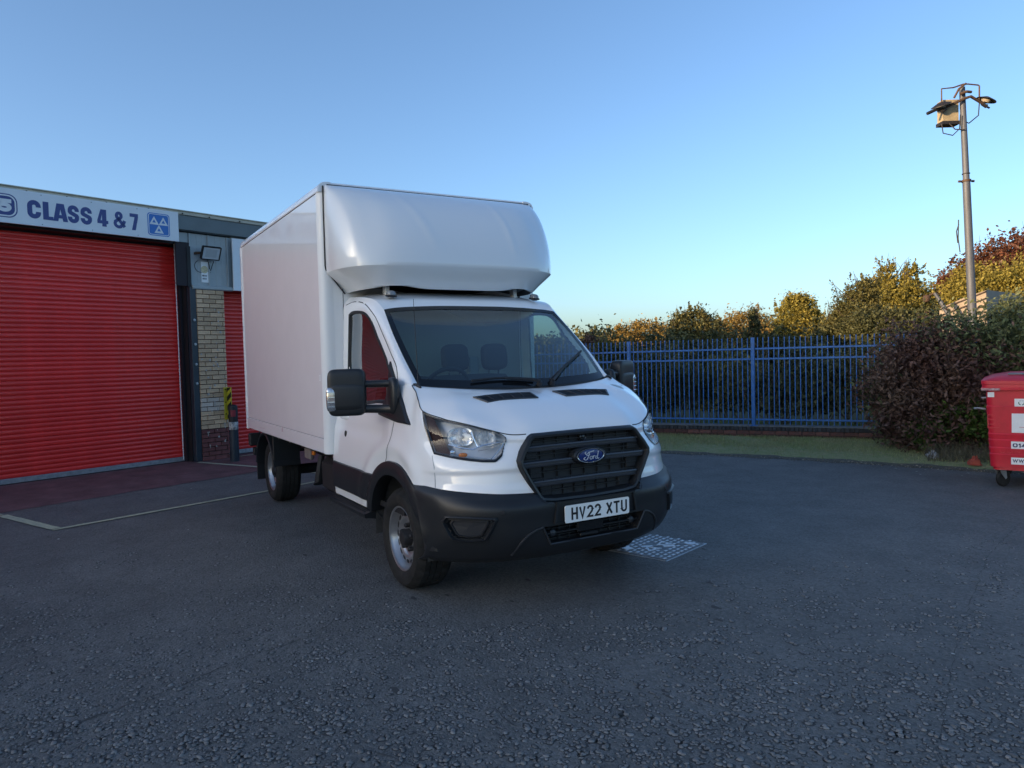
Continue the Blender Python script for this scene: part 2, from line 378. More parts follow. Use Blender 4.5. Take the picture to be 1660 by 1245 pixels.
while len(pts)<42000:
    x=rng.uniform(-6.2,2.4); f=rng.uniform(0,1)**.8; ye=np.interp(x,edge[:,0],edge[:,1]); xx=x-1.1*f; y=ye+(wallf(xx)-ye)*f
    if f<.30 and rng.uniform()>f*2.2: continue
    if math.sin(x*3.1)+math.sin(y*4.3+x*1.3)>rng.uniform(.2,2.4): continue
    pts.append((xx,y,.04*math.sin(min(1,f*2.2)*PI/2)))
blades('grass',np.array(pts),.015,.062,M_grass,.004)
# asphalt: proud stone chippings, cracks, patches
def on_ground(x,y):
    d=Fv+Rv*(x-830)/cf-Uv*(y-622.5)/cf; return CAMP+d*(-CAMP[2]/d[2])
C2=[]
ctr=[on_ground(rng.uniform(-150,1800),870+375*rng.uniform(0,1)**.7)[:2] for _ in range(400)]
for c in ctr:
    k=int(rng.integers(6,34)); s=rng.uniform(.05,.28)
    C2+=[c+rng.normal(0,s,2)*np.array([1,1]) for _ in range(k)]
C2+=[on_ground(rng.uniform(-100,1760),860+385*rng.uniform(0,1)**.6)[:2] for _ in range(3000)]
C2=np.array(C2); C2=C2[~((C2[:,0]<.98)&(C2[:,0]>-6)&(abs(C2[:,1])<1.0))]; n=len(C2)
k=6; th=np.arange(k)*2*PI/k; rr=rng.uniform(.005,.0145,n)*rng.uniform(.7,1.25,n); el=rng.uniform(.55,1,n); ro=rng.uniform(0,PI,n)
rad=rr[:,None]*rng.uniform(.75,1.2,(n,k)); px=rad*np.cos(th); py=rad*np.sin(th)*el[:,None]
X=px*np.cos(ro)[:,None]-py*np.sin(ro)[:,None]; Yv=px*np.sin(ro)[:,None]+py*np.cos(ro)[:,None]
base=np.stack([C2[:,:1]+X,C2[:,1:]+Yv,np.full((n,k),-.001)],-1); hh=rr*rng.uniform(.18,.42,n)+.0006
top=np.stack([C2[:,:1]+X*.72,C2[:,1:]+Yv*.72,np.repeat(hh[:,None],k,1)+rng.normal(0,.0006,(n,k))],-1)
V=np.concatenate([base,top],1).reshape(-1,3); o0=(np.arange(n)*2*k)[:,None]; F=[]
for i in range(k): F.append(np.concatenate([o0+i,o0+(i+1)%k,o0+k+(i+1)%k,o0+k+i],1))
for a,b_,c,d in ((0,1,2,3),(3,4,5,0)): F.append(np.concatenate([o0+k+a,o0+k+b_,o0+k+c,o0+k+d],1))
tag(npmesh('stone_chippings',V,np.concatenate(F),M_chip),kind='stuff')
# the worn dark bitumen pockets the stones sit in
off=rng.normal(0,.003,(n,2)); sc_=rng.uniform(1.15,1.75,n)[:,None]
pk=np.stack([C2[:,:1]+off[:,:1]+X*sc_,C2[:,1:]+off[:,1:]+Yv*sc_,np.full((n,k),.0008)],-1).reshape(-1,3); o1=(np.arange(n)*k)[:,None]
tag(npmesh('bitumen_pockets',pk,np.concatenate([np.concatenate([o1,o1+1,o1+2,o1+3],1),np.concatenate([o1+3,o1+4,o1+5,o1],1)]),mat('bitumen',(.052,.050,.048),.85)),kind='stuff')
st_=[]
for x in np.linspace(-12,6,240):
    ye=np.interp(x,edge[:,0],edge[:,1]); j=.05*math.sin(x*6.1)+.04*math.sin(x*13.7+1); st_.append([(x,ye-.10-j*.6,.003),(x,ye+.02,.010),(x,ye+.14+j,.018)])
tag(MB().grid(np.array(st_)).build('soil_edge',mat('dark_soil',(.065,.058,.045),.95,col2=(.11,.10,.075),vscale=26,bump=.7,bscale=70),None,60),kind='structure')
# pale grit washed up along the edge of the verge
gx_=rng.uniform(-6,2.2,1500); ge=np.interp(gx_,edge[:,0],edge[:,1])+rng.normal(-.05,.09,1500); gr=rng.uniform(.004,.014,1500); ga=rng.uniform(0,6,1500)
gv=np.stack([np.stack([gx_+gr*np.cos(ga+q),ge+gr*.8*np.sin(ga+q),np.full(1500,.004)+gr*.3*(i%2)],1) for i,q in enumerate(np.linspace(0,2*PI,4,endpoint=False))],1).reshape(-1,3)
tag(npmesh('kerb_grit',gv,np.arange(6000).reshape(-1,4),mat('pale_grit',(.27,.25,.22),.9,isl=.6)),kind='stuff')
M_crack=mat('crack_fill',(.062,.060,.057),.9)
def crack(P,w,n=26,jit=.02):
    P=np.array([on_ground(*q)[:2] for q in P]); s=np.r_[0,np.cumsum(np.linalg.norm(np.diff(P,axis=0),axis=1))]; N=max(8,int(s[-1]*n))
    t=np.linspace(0,s[-1],N); Q=np.stack([np.interp(t,s,P[:,i]) for i in (0,1)],1)+np.cumsum(rng.normal(0,jit*.25,(N,2)),0)*.5+rng.normal(0,jit*.3,(N,2))
    b=MB(); d=np.gradient(Q,axis=0); d/=np.linalg.norm(d,axis=1)[:,None]+1e-9; nn=np.stack([-d[:,1],d[:,0]],1)
    ww=w*rng.uniform(.15,1,N)[:,None]
    G=np.stack([np.c_[Q+nn*ww,np.full(N,.003)],np.c_[Q-nn*ww,np.full(N,.003)]],1)
    tag(b.grid(G).build('asphalt_crack',M_crack,None,0),kind='structure')
crack([(-20,1230),(140,1165),(280,1115),(400,1062),(500,1030),(560,985)],.0045)
crack([(680,1115),(735,1140),(800,1150),(840,1180)],.004)
crack([(790,1110),(880,1118)],.003)
crack([(1522,1245),(1535,1100),(1560,1010),(1600,905),(1650,850)],.0022)
crack([(590,1215),(640,1228),(690,1250)],.004)
crack([(590,1130),(640,1160),(700,1150)],.0025)
# tar spots and drips
b=MB()
for x,y,r in [(670,970,.035),(855,940,.03),(1160,985,.04),(1165,1005,.03),(1190,1122,.035),(1480,1120,.04),(1440,1092,.03),(62,1170,.04),(640,1118,.035),(1085,1130,.02),(1095,1230,.03),(495,900,.03),(725,965,.025),(830,975,.02),(1150,945,.03),(1300,1060,.02)]:
    c=on_ground(x,y); a0=rng.uniform(0,PI); b.add([(c[0]+r*math.cos(a)*(1+.3*math.sin(3*a+a0)),c[1]+r*.6*math.sin(a)*(1+.25*math.cos(2*a)),.002) for a in np.linspace(0,2*PI,14,endpoint=False)],[tuple(range(14))])
tag(b.build('tar_spots',M_crack,None,0),kind='structure')
# ------------------------------------------------------------------ painted floor and bay lines
BANG=math.radians(111.39); BD=np.array([math.cos(BANG),math.sin(BANG)]); BN=np.array([BD[1],-BD[0]]); BO=np.array([-8.315,-1.115])
def bw(a,off): return BO+BD*a+BN*off
def gline(name,P,w,z,m):
    P=np.array(P,float); N=0; Q=[]
    s=np.r_[0,np.cumsum(np.linalg.norm(np.diff(P,axis=0),axis=1))]; t=np.linspace(0,s[-1],int(s[-1]*14)+2)
    Q=np.stack([np.interp(t,s,P[:,i]) for i in (0,1)],1); d=np.gradient(Q,axis=0); d/=np.linalg.norm(d,axis=1)[:,None]; nn=np.stack([-d[:,1],d[:,0]],1)
    wv=w/2*(1+rng.uniform(-.10,.06,len(Q)))[:,None]; w2=w/2*(1+rng.uniform(-.10,.06,len(Q)))[:,None]
    return tag(MB().grid(np.stack([np.c_[Q+nn*wv,np.full(len(Q),z)],np.c_[Q-nn*w2,np.full(len(Q),z)]],1)).build(name,m,None,0),kind='structure')
# red painted apron in front of the doors, with an uneven outer edge
A=np.linspace(-12,3.2,80); out=[]
for a in A: out.append(tuple(bw(a,1.95-.05*(a+2.5)/3+.02*math.sin(a*7)+.012*math.sin(a*23))))
inn=[tuple(bw(a,-.42)) for a in (3.2,-12)]
flat('red_apron',out+inn,.004,M_redapron)
gline('bay_line',[(-4.99,-3.64),(-3.80,-3.11)],.10,.008,M_line)
gline('bay_line',[(-3.77,-3.15),(-4.6456,-.884),(-5.1126,.152),(-5.6,1.4),(-6.1,2.6)],.075,.008,M_line)
gline('bay_line',[(-8.20,-1.20),(-7.0,-.53),(-5.15,.33)],.085,.008,M_line)
gline('bay_line',[(-8.53,-.50),(-8.72,.02),(-9.6,2.3)],.06,.008,M_line)
gline('bay_line',[(-8.0,-3.2-1.7),(-5.02,-3.68)],.10,.008,M_line)
# ================================================================== garage building
bld=thing('garage_building','long low garage with red roller shutters and a buff brick pier behind the van','building',(*BO,0),BANG)
# local frame: x along the front to the right, y into the building, z up (y = -off)
def slatmesh(L,p=.068):
    pr=[(.002,.000),(-.003,.004),(-.009,.012),(-.0125,.026),(-.0125,.042),(-.009,.055),(-.003,.062),(.004,.064),(.004,p+.001)]
    return MB().grid(np.array([[(0,y,z) for y,z in pr],[(L,y,z) for y,z in pr]]))
def shutter(x0,x1,ztop,y):
    sh=MB(); sh.box((x0,y+.02,.0),(x1,y+.03,ztop)); s=sh.build('roller_shutter',M_jamb,bld,0)
    b=MB(); b.bbox((x0,y-.03,.012),(x1,y+.012,.085),.006); b.build('bottom_rail',M_galv,s,0)
    b=MB(); b.box((x0,y-.012,.0),(x1,y+.01,.012)); b.build('rubber_seal',M_blkm,s,0)
    n=int((ztop-.085)/.068); m=slatmesh(x1-x0).build('slat',M_red,s,50); m.location=(x0,y,.085)
    for i in range(1,n): inst(m,s,(x0,y+rng.uniform(-.001,.001),.085+.068*i),(rng.uniform(-.012,.012),0,0))
    return s
shutter(-4.55,-.135,3.62,.30); shutter(.50,4.7,2.98,.30)
b=MB(); b.box((-.165,.22,0),(-.125,.30,3.6)); b.build('guide_rail',M_jamb,bld,0)
b=MB(); b.tube([(-.212,.24,3.6),(-.205,.245,2.2),(-.208,.24,1.0),(-.203,.24,.04)],.008,6); b.build('white_cable',M_trimw,bld)
# column beside the big door
b=MB(); b.bbox((-.105,0,0),(0,.34,2.90),.006); b.build('steel_post',M_post,bld,0)
b=MB(); b.box((-.118,.02,2.902),(-.058,.40,3.56)); b.box((-.118,.10,0),(-.107,.34,2.90)); b.build('door_jamb',M_blkm,bld,0)
MB().box((-.30,.06,3.50),(-.058,.088,3.75)).build('cladding_panel',M_clad,bld,0)
b=MB(); b.box((-9.5,.06,3.58),(-.30,.6,4.0)); b.build('lintel',M_blkm,bld,0)
# bolt heads and white paint dabs on the post
b=MB()
for z in (2.35,1.95,1.62,1.30): b.lathe([(0,0),(.022,0),(.022,.012),(0,.014)],(-.05,-.002,z),(0,-1,0),10)
b.build('bolt',M_galv,bld,40)
# brick pier, every brick its own object
pier=MB().box((.006,.012,0),(.492,.34,2.865)).build('brick_pier',M_mortar,bld,0)
def brickmesh(L,m):
    return MB().bbox((0,-.016,0),(L,.05,.064),.004).build('brick',m,pier,0)
protos={}
def brick(L,x,z,m):
    key=(round(L,3),m.name)
    if key not in protos: protos[key]=o=brickmesh(L,m); o.location=(x,.0,z)
    else: o=inst(protos[key],pier,(x,0,z))
    o.location.y=rng.uniform(-.002,.002); return o
nrow=38
for r in range(nrow):
    z=.006+r*.0752; x=.002; off=[.0,.1125,.06][r%2] 
    first=.215 if r%2==0 else .1025
    L=first
    while x<.488:
        l=min(L,.490-x)
        m=M_brickr if z<.485 else (M_brickw if .78<z<1.02 else M_brick)
        if l>.025: brick(round(l,3),x,z,m)
        x+=l+.0105; L=.215
# whitish spots and streaks on the bricks
M_smear=mat('white_smear',(.50,.48,.45),.9,col2=(.34,.29,.24),vscale=40)
b=MB()
for _ in range(46):
    x,z=rng.uniform(.03,.46),(rng.uniform(1.05,2.6) if rng.uniform()<.85 else rng.uniform(.1,1)); r=rng.uniform(.008,.02)
    b.add([(x+r*math.cos(a)*rng.uniform(.7,1.2),-.0195,z+r*1.1*math.sin(a)*rng.uniform(.7,1.2)) for a in np.linspace(0,2*PI,9,endpoint=False)],[tuple(range(9))[::-1]])
for x,z,h in [(.10,.40,.09),(.13,.20,.07),(.41,.52,.10),(.46,.60,.10),(.24,.86,.14),(.29,.80,.09)]:
    b.add([(x-.012,-.0197,z+h),(x+.014,-.0197,z+h*.9),(x+.008,-.0197,z+h*.3),(x+.002,-.0197,z),(x-.006,-.0197,z+h*.5)],[(4,3,2,1,0)])
tag(b.build('white_smears',M_smear,pier,0),kind='stuff')
# cladding above the pier, sill flashing
cl=MB(); cl.box((-.30,.055,2.93),(.70,.075,3.78)); clo=cl.build('cladding_panel',M_clad,bld,0)
for x in (-.075,.255,.60):
    MB().prism([(0,0),(.03,0),(.024,-.028),(.006,-.028)],(x,.055,2.93),(1,0,0),(0,1,0),(0,0,1),.85).build('panel_rib',M_clad,clo,0)
for x in (.07,.16,.40,.50):
    MB().prism([(0,0),(.012,0),(.006,-.004)],(x,.055,2.93),(1,0,0),(0,1,0),(0,0,1),.85).build('panel_rib',M_clad,clo,0)
MB().prism([(.08,0),(-.01,0),(-.02,.015),(-.02,.06),(.05,.075),(.08,.075)],(-.055,0,2.862),(0,1,0),(0,0,1),(1,0,0),.735).build('sill_flashing',M_clad,bld,0)
MB().box((-.30,.03,2.91),(-.056,.055,3.62)).build('edge_trim',M_jamb,bld,0)
# eaves: fascia, cream edge flashing, roof
MB().prism([(.30,3.80),(.0,3.80),(-.035,3.815),(-.035,4.045),(.30,4.06)],(-30,0,0),(0,1,0),(0,0,1),(1,0,0),36.2).build('fascia_board',M_fascia,bld,0)
MB().prism([(-.055,4.05),(-.06,4.085),(-.045,4.09),(.0,4.098),(.0,4.112),(-.03,4.116),(-.03,4.128),(.6,4.20),(.6,4.05)],(-30,0,0),(0,1,0),(0,0,1),(1,0,0),36.2).build('roof_edge',M_gutter,bld,0)
b=MB()
for x in np.arange(-5.2,4,.55): b.lathe([(0,0),(.012,0),(.012,.010),(0,.012)],(x+rng.uniform(-.05,.05),-.06,4.066),(0,-1,-.4),8)
b.build('roof_screws',M_blkm,bld,40)
MB().prism([(.3,4.19),(11,5.0),(22,4.19),(22,4.0),(.3,4.0)],(-30,0,0),(0,1,0),(0,0,1),(1,0,0),36.2).build('roof',M_fascia,bld,0)
# walls out of the frame and round the back
b=MB(); b.box((-30,.14,0),(-9.4,.34,4.0)); b.box((4.95,.14,0),(6.1,.34,4.0)); b.box((-30,21.6,0),(6.1,21.9,4.0)); b.box((5.9,.34,0),(6.1,21.6,4.0)); b.box((-30,.34,0),(-29.8,21.6,4.0)); b.build('outer_wall',M_brick,bld,0)
MB().box((-5.1,.02,0),(-4.62,.34,3.6)).build('outer_pier',M_brick,bld,0)
shutter(-9.35,-5.15,3.62,.30)
MB().box((4.7,.02,0),(5.2,.34,3.0)).build('outer_pier',M_brick,bld,0)
MB().box((.705,.055,2.93),(5.3,.2,3.8)).build('door_head',M_clad,bld,0)
# ---- the tall warehouse added unseen behind the camera: it keeps the evening sun off the yard
wd=np.array([math.cos(SUN_AZ),math.sin(SUN_AZ)]); wc=CAMP[:2]+wd*46; wr=math.atan2(wd[1],wd[0])
wh=thing('blocker','tall grey clad warehouse added unseen behind the camera to shade the yard','building',(*wc,0),wr)
WHH=3.25+49.3*math.tan(SUN_EL)
MB().box((0,-22,0),(22,7,WHH-.35)).build('wall',M_clad,wh,0); MB().prism([(-.4,WHH-.35),(22.4,WHH-.35),(22.4,WHH-.1),(11,WHH+.5),(-.4,WHH)],(0,-22.3,0),(1,0,0),(0,0,1),(0,1,0),29.6).build('roof',M_fascia,wh,0)
for k in range(3):
    MB().box((-.06,-18+k*8,0),(.02,-14+k*8,4.6)).build('blocker_door',M_fascia,wh,0)
# ---- sign boards (things of their own, on the front of the building)
def signboard(x0,x1,z0,z1,y,label):
    s=thing('sign_board',label,'sign',(*bw(0,-y),0),BANG,'sign boards over the garage doors')
    MB().bbox((x0,-.03,z0),(x1,.0,z1),.004).build('board',M_sign,s,0); return s
s1=signboard(-5.2,-.287,3.60,4.068,-.042,'white sign board over the big red shutter with blue CLASS 4 & 7 lettering')
EX,EZ,EN=(1,0,0),(0,0,1),(0,-1,0)
for ch,a0,a1 in [('C',-2.440,-2.272),('L',-2.246,-2.116),('A',-2.118,-1.927),('S',-1.926,-1.778),('S',-1.755,-1.602),('4',-1.527,-1.374),('&',-1.300,-1.112),('7',-1.055,-.930)]:
    if ch in HEAVY: heavy(ch,(a0,-.0305,3.702),EX,EZ,EN,a1-a0,.250,.002,'letter',M_signblue,s1)
    else: letter(ch,(a0,-.0305,3.700),EX,EZ,EN,a1-a0,.254,.062 if ch=='C' else .056 if ch=='S' else .046,.002,'letter',M_signblue,s1)
def numberpanel(s,x0,x1,z0,z1,ch):
    MB().prism(rrect(x0,z0,x1,z1,.11,7),(0,-.0305,0),EX,EZ,EN,.0015).build('number_panel',M_signblue,s,0)
    MB().ring(rrect(x0+.014,z0+.014,x1-.014,z1-.014,.10,7),rrect(x0+.032,z0+.032,x1-.032,z1-.032,.085,7),(0,-.032,0),EX,EZ,EN,.001).build('panel_outline',M_label,s,0)
    if ch: letter(ch,((x0+x1)/2-.10+(.13 if ch=='5' else 0),-.0322,z0+.072),EX,EZ,EN,.17,z1-z0-.144,.052,.0012,'letter',M_label,s)
numberpanel(s1,-3.10,-2.558,3.672,3.992,'5')
mx0,mz0=-.785,3.655
MB().prism(rrect(mx0,mz0,mx0+.35,mz0+.352,.045,5),(0,-.0305,0),EX,EZ,EN,.0015).build('test_symbol',M_mot,s1,0)
MB().ring(rrect(mx0+.012,mz0+.012,mx0+.338,mz0+.34,.038,5),rrect(mx0+.022,mz0+.022,mx0+.328,mz0+.33,.03,5),(0,-.032,0),EX,EZ,EN,.001).build('symbol_outline',M_label,s1,0)
for cx,cz in ((.102,.172),(.248,.172),(.175,.042)):
    r=.115; tri=lambda k,dz:[(mx0+cx-.074*k,mz0+cz+dz),(mx0+cx+.074*k,mz0+cz+dz),(mx0+cx,mz0+cz+dz+.128*k)]
    MB().ring(tri(1,0),tri(.40,.030),(0,-.032,0),EX,EZ,EN,.001).build('triangle',M_label,s1,0)
b=MB()
for x in np.arange(-5,-.3,.66):
    for z in (4.035,3.63): b.lathe([(0,0),(.008,0),(.008,.004),(0,.005)],(x+.1,-.03,z),(0,-1,0),8)
b.build('screw_heads',M_galv,s1,40)
s2_=signboard(.665,5.0,2.87,3.765,-.02,'white sign board half hidden by the van, with a blue rounded panel on it')
numberpanel(s2_,.80,1.75,3.075,3.61,None)
# ---- floodlight
fl=thing('floodlight','square black framed floodlight tilted down on the grey cladding','floodlight',(*bw(.24,.0),3.46),BANG)
ca,sa=math.cos(.42),math.sin(.42); ty,tz=(0,-sa*-1,0),None
def tl(x,y,z):    # tilt about x so the face looks down and out
    return (x,y*ca+z*sa*-1-.16,-y*sa*-1*-1+z*ca)
def tilted(b): b.v=[(x,y*ca-z*sa-.10,y*sa+z*ca) for x,y,z in b.v]; return b
tilted(MB().bbox((-.165,0,-.115),(.165,.045,.115),.012)).build('housing',M_blkm,fl,0)
tilted(MB().ring(rrect(-.165,-.115,.165,.115,.012,2),rrect(-.148,-.098,.148,.098,.006,2),(0,.0,0),EX,EZ,EN,.012)).build('bezel',M_blkm,fl,0)
tilted(MB().box((-.148,-.004,-.098),(.148,.003,.098))).build('lens',mat('floodlight_lens',(.55,.60,.64),.25,var=.06,vscale=5),fl,0)
tilted(MB().box((-.10,-.006,-.068),(.10,-.003,.07))).build('led_panel',mat('led_panel',(.42,.47,.50),.4,var=.05,vscale=40),fl,0)
MB().tube([(-.16,-.04,.0),(-.20,.02,.0),(-.20,.08,.0)],.022,8).build('sensor',M_rust,fl)
MB().tube([(-.05,-.07,-.11),(.0,-.02,-.19),(.045,.045,-.26)],.007,6).build('bracket_arm',M_blkm,fl)
MB().tube([(.06,-.07,-.12),(.062,.0,-.20),(.06,.045,-.27)],.007,6).build('bracket_arm',M_blkm,fl)
MB().tube([(-.09+.11*math.cos(a)-.02,.045,-.21+.10*math.sin(a)) for a in np.linspace(2.0,5.6,16)]+[(.06,.045,-.30)],.004,6).build('cable',M_blkm,fl)
nt_=thing('notice','small cream notice under the floodlight with faded round picture','sign',(*bw(.0,-.05),0),BANG)
MB().box((.135,-.006,2.985),(.272,.002,3.33)).build('board',M_trimw,nt_,0)
MB().lathe([(0,0),(.062,0),(.062,.002),(0,.002)],(.19,-.006,3.20),(0,-1,0),24).build('round_picture',mat('faded_picture',(.62,.58,.40),.5,col2=(.5,.42,.22),vscale=60),nt_,0)
b=MB()
for i,(z,xx) in enumerate([(3.085,(.15,.165,.178,.2,.22)),(3.035,(.155,.172,.19,.21))]):
    for x in xx: b.box((x,-.008,z),(x+.010,-.006,z+.026))
b.build('faded_print',M_jamb,nt_,0)
# ---- hazard guard on the pier corner
hz=thing('corner_guard','yellow and black striped corner guard fixed to the right edge of the brick pier','corner guard',(*bw(.465,.018),0),BANG)
MB().bbox((-.055,-.012,.665),(.0,.0,1.215),.003).build('fixing_flange',M_yel,hz,0)
MB().bbox((.0,-.14,.665),(.012,.0,1.215),.003).build('striped_flange',M_yel,hz,0)
b=MB()
for z in np.arange(.66,1.2,.155):
    p=[(-.138,z+.085),(-.138,z+.165),(-.002,z+.075),(-.002,z-.005)]
    p=[(y,min(max(q,.668),1.212)) for y,q in p]
    b.add([(-.0015,y,q) for y,q in p],[(0,1,2,3)])
b.build('black_stripe',M_letterk,hz,0)
b=MB()
for z in (.76,.96,1.18): b.lathe([(0,0),(.012,0),(.01,.006),(0,.007)],(-.028,-.012,z),(0,-1,0),8)
b.build('bolt',M_letterk,hz,40)
# ---- bollard
bo=thing('bollard','grey steel bollard with a chipped white band in front of the pier','bollard',(-7.933,-.675,0))
MB().lathe([(.0,0),(.072,0),(.074,.012),(.074,.53)],(0,0,0),(0,0,1),24).build('post',M_post,bo,40)
MB().lathe([(.074,.53),(.0752,.532),(.0752,.655),(.074,.657)],(0,0,0),(0,0,1),24).build('white_band',mat('chipped_white',(.62,.62,.60),.6,col2=(.03,.035,.04),vscale=26),bo,40)
MB().lathe([(.074,.657),(.074,.90),(.066,.925),(.04,.94),(0,.945)],(0,0,0),(0,0,1),24).build('top',M_blkm,bo,40)
b=MB(); G=[]
for a in np.linspace(-.15,1.0,8): G.append([(.0752*math.cos(a-.6),.0752*math.sin(a-.6),z) for z in (.745,.855)])
b.grid(np.array(G)).build('red_reflector',mat('faded_red',(.22,.02,.03),.6),bo,40)
# ================================================================== fence on a low brick wall
FA=math.atan2(Wd[1],Wd[0])
wl=thing('low_wall','low red brick wall with dark soldier course under the blue fence','wall',(*P1,0),FA)
X0,X1=-9.2,7.2
MB().box((X0,.045,-.05),(X1,.36,.150)).build('wall_core',M_mortar,wl,0)
MB().bbox((X0,.012,.226),(X1,.40,.236),.004).build('coping',M_cope,wl,0)
rb=MB().bbox((0,.018,0),(.215,.06,.064),.004).build('brick',M_wallred,wl,0); rb.location=(X0,0,.012)
k=0
for r in range(2):
    x=X0+(.11 if r else .225)
    while x<X1-.22 and k<140:
        inst(rb,wl,(x,rng.uniform(-.003,.003),.012+r*.0745)); x+=.2255; k+=1
sb=MB().bbox((0,.012,0),(.064,.10,.066),.004).build('soldier_brick',M_eng,wl,0); sb.location=(X0,0,.158)
x=X0+.0745
while x<X1-.07: inst(sb,wl,(x,rng.uniform(-.002,.002),.158)); x+=.0745
MB().box((X0,.04,.150),(X1,.36,.226)).build('wall_core',M_mortar,wl,0)
fe=thing('railing_fence','tall blue vertical bar fence standing on the low brick wall','fence',(*P1,0),FA)
posts=[-9.35+.0,-6.99,-4.66,-2.33,0,2.34,4.68,7.0]; posts[0]=-9.2
pm=MB(); pm.bbox((-.032,.03,.236),(.032,.094,1.845),.005); pm.bbox((-.07,.015,.236),(.07,.12,.246),.003)
p0=pm.build('post',M_fence,fe,0); p0.location=(posts[0],0,0)
for x in posts[1:]: inst(p0,fe,(x,0,0))
pal=MB().bbox((-.0085,.054,.262),(.0085,.072,1.842),.003).build('pale',M_fence,fe,0); pal.location=(posts[1]+.09,0,0)
for i in range(1,len(posts)-1):
    a,b2=posts[i],posts[i+1]; L=b2-a
    for z,h in ((.352,.030),(1.452,.034),(1.640,.034)):
        zz=z+rng.uniform(-.003,.003); MB().bbox((a+.032,.048,zz-h/2),(b2-.032,.080,zz+h/2),.004).build('rail',M_fence,fe,0)
    n=25
    for j in range(1,n+1):
        if i==1 and j==1: continue
        inst(pal,fe,(a+L*j/(n+1),rng.uniform(-.001,.001),rng.uniform(-.004,.004)),(0,rng.uniform(-.004,.004),0))
# ================================================================== inspection cover
cv=thing('inspection_cover','galvanised two part inspection cover with raised tread beside the front bumper','manhole cover',(.225,1.215,0),math.radians(107.5))
a,bq=.335,.272
MB().bbox((-a,-bq,-.02),(a,bq,.004),.003).build('frame',M_galv,cv,0)
MB().prism([(-a+.018,-bq+.012),(a-.03,-bq+.012),(-a+.018,bq-.03)],(0,0,.004),(1,0,0),(0,1,0),(0,0,1),.004).build('lid',mat('worn_cover',(.17,.175,.185),.6,metal=.3,var=.4,vscale=30),cv,0)
MB().prism([(a-.018,-bq+.03),(a-.018,bq-.012),(-a+.03,bq-.012)],(0,0,.004),(1,0,0),(0,1,0),(0,0,1),.004).build('lid',bpy.data.materials['worn_cover'],cv,0)
tm=MB(); q=0
for i in range(10):
    for j in range(10):
        x=-a+.045+i*.066+(.033 if j%2 else 0); y=-bq+.04+j*.053
        if abs(x)>a-.03 or abs(y)>bq-.025 or abs(x/a+y/bq)<.10: continue
        if math.hypot(x*1.1,y)<.10: continue
        tm.bbox((x-.021,y-.010,.008),(x+.021,y+.010,.0125),.003); q+=1
M_tread=mat('bright_worn_steel',(.60,.61,.64),.45,metal=.35,var=.2,vscale=25)
tag(tm.build('tread_bars',M_tread,cv,0),kind='stuff')
for s in (-1,1):
    MB().stroke([(s*.10-.07,.02*s),(s*.10+.05,.05*s),(s*.10+.02,-.06*s)],.016,(0,0,.008),(1,0,0),(0,1,0),(0,0,1),.004,closed=True).build('key_slot',M_tread,cv,0)
    MB().prism([(-.02,-.03),(.045,-.05),(.055,.02),(-.02,.04)],(s*.22*-1,s*.17,.008),(1,0,0),(0,1,0),(0,0,1),.0035).build('smooth_pad',M_tread,cv,0)
    MB().prism([(-.05,-.02),(.05,-.02),(.05,.02),(-.05,.02)],(s*.06,-s*.07,.008),(math.cos(-.68),math.sin(-.68),0),(-math.sin(-.68),math.cos(-.68),0),(0,0,1),.0035).build('smooth_pad',M_tread,cv,0)
# ================================================================== wheelie bin
bi=thing('wheelie_bin','big red four wheeled rubbish bin with white labels cut by the right edge','bin',(.45,5.90,0),math.radians(25.0))
W_,D_=1.24,1.0
def tap(z): return .036-(z-.24)*.049
rows=[]
zz=[.235,.262,.30,.378,.388,.45,.46,.54,.55,.605,.615,.915,.925,1.02,1.088,1.10]
for z in zz:
    t=tap(z)-( .006 if any(abs(z-q)<.006 for q in (.378,.45,.54,.605,.915)) else 0)
    rows.append([(x,y,z) for x,y in [(q[0],q[1]) for q in rrect(t,t,W_-t,D_-t,.07,4)]])
bb=MB().grid(np.array(rows),closed_v=True); 
body=bb.build('body',M_bin,bi,30)
MB().prism(rrect(.06,.06,W_-.06,D_-.06,.07,4),(0,0,.20),(1,0,0),(0,1,0),(0,0,1),.06).build('base',M_bin,bi,0)
lid=MB(); lr=[]
for z,g in [(1.096,-.035),(1.10,-.048),(1.125,-.05),(1.13,-.043),(1.165,-.043),(1.17,-.05),(1.205,-.05),(1.215,-.035),(1.255,.06),(1.285,.22),(1.292,.40)]:
    lr.append([(x,y,z) for x,y in rrect(g,g,W_-g,D_-g,.07,4)])
lid.grid(np.array(lr),closed_v=True); lid.f.append(tuple(range(len(lid.v)-len(lr[0]),len(lid.v)))); lo=lid.build('lid',M_bin,bi,30)
MB().bbox((.20,.10,1.262),(1.05,.24,1.285),.01).build('lid_handle',mat('grey_lid_pad',(.16,.17,.19),.6),lo,0)
MB().box((-.047,-.0525,1.098),(.13,-.0495,1.124)).build('lid_scuff',mat('scuffed_edge',(.48,.42,.42),.7,col2=(.30,.04,.06),vscale=40),lo,0)
MB().ring([(.012,.672),(.126,.672),(.126,.824),(.012,.824)],[(.02,.68),(.118,.68),(.118,.816),(.02,.816)],(0,.016,0),EX,EZ,EN,.012).build('moulded_square',M_bin,body,0)
MB().ring([(.012,.712),(.082,.712),(.082,.772),(.012,.772)],[(.02,.72),(.074,.72),(.074,.764),(.02,.764)],(0,.016,0),EX,EZ,EN,.010).build('moulded_square',M_bin,body,0)
def fy(z): return tap(z)-.004
def blabel(x0,x1,z0,z1):
    x0*=.90; x1=min(x1*1.13,1.2)
    return MB().add([(x0,fy(z0)-.003,z0),(x1,fy(z0)-.003,z0),(x1,fy(z1)-.003,z1),(x0,fy(z1)-.003,z1)],[(0,1,2,3)]).build('label',M_label,bi,0)
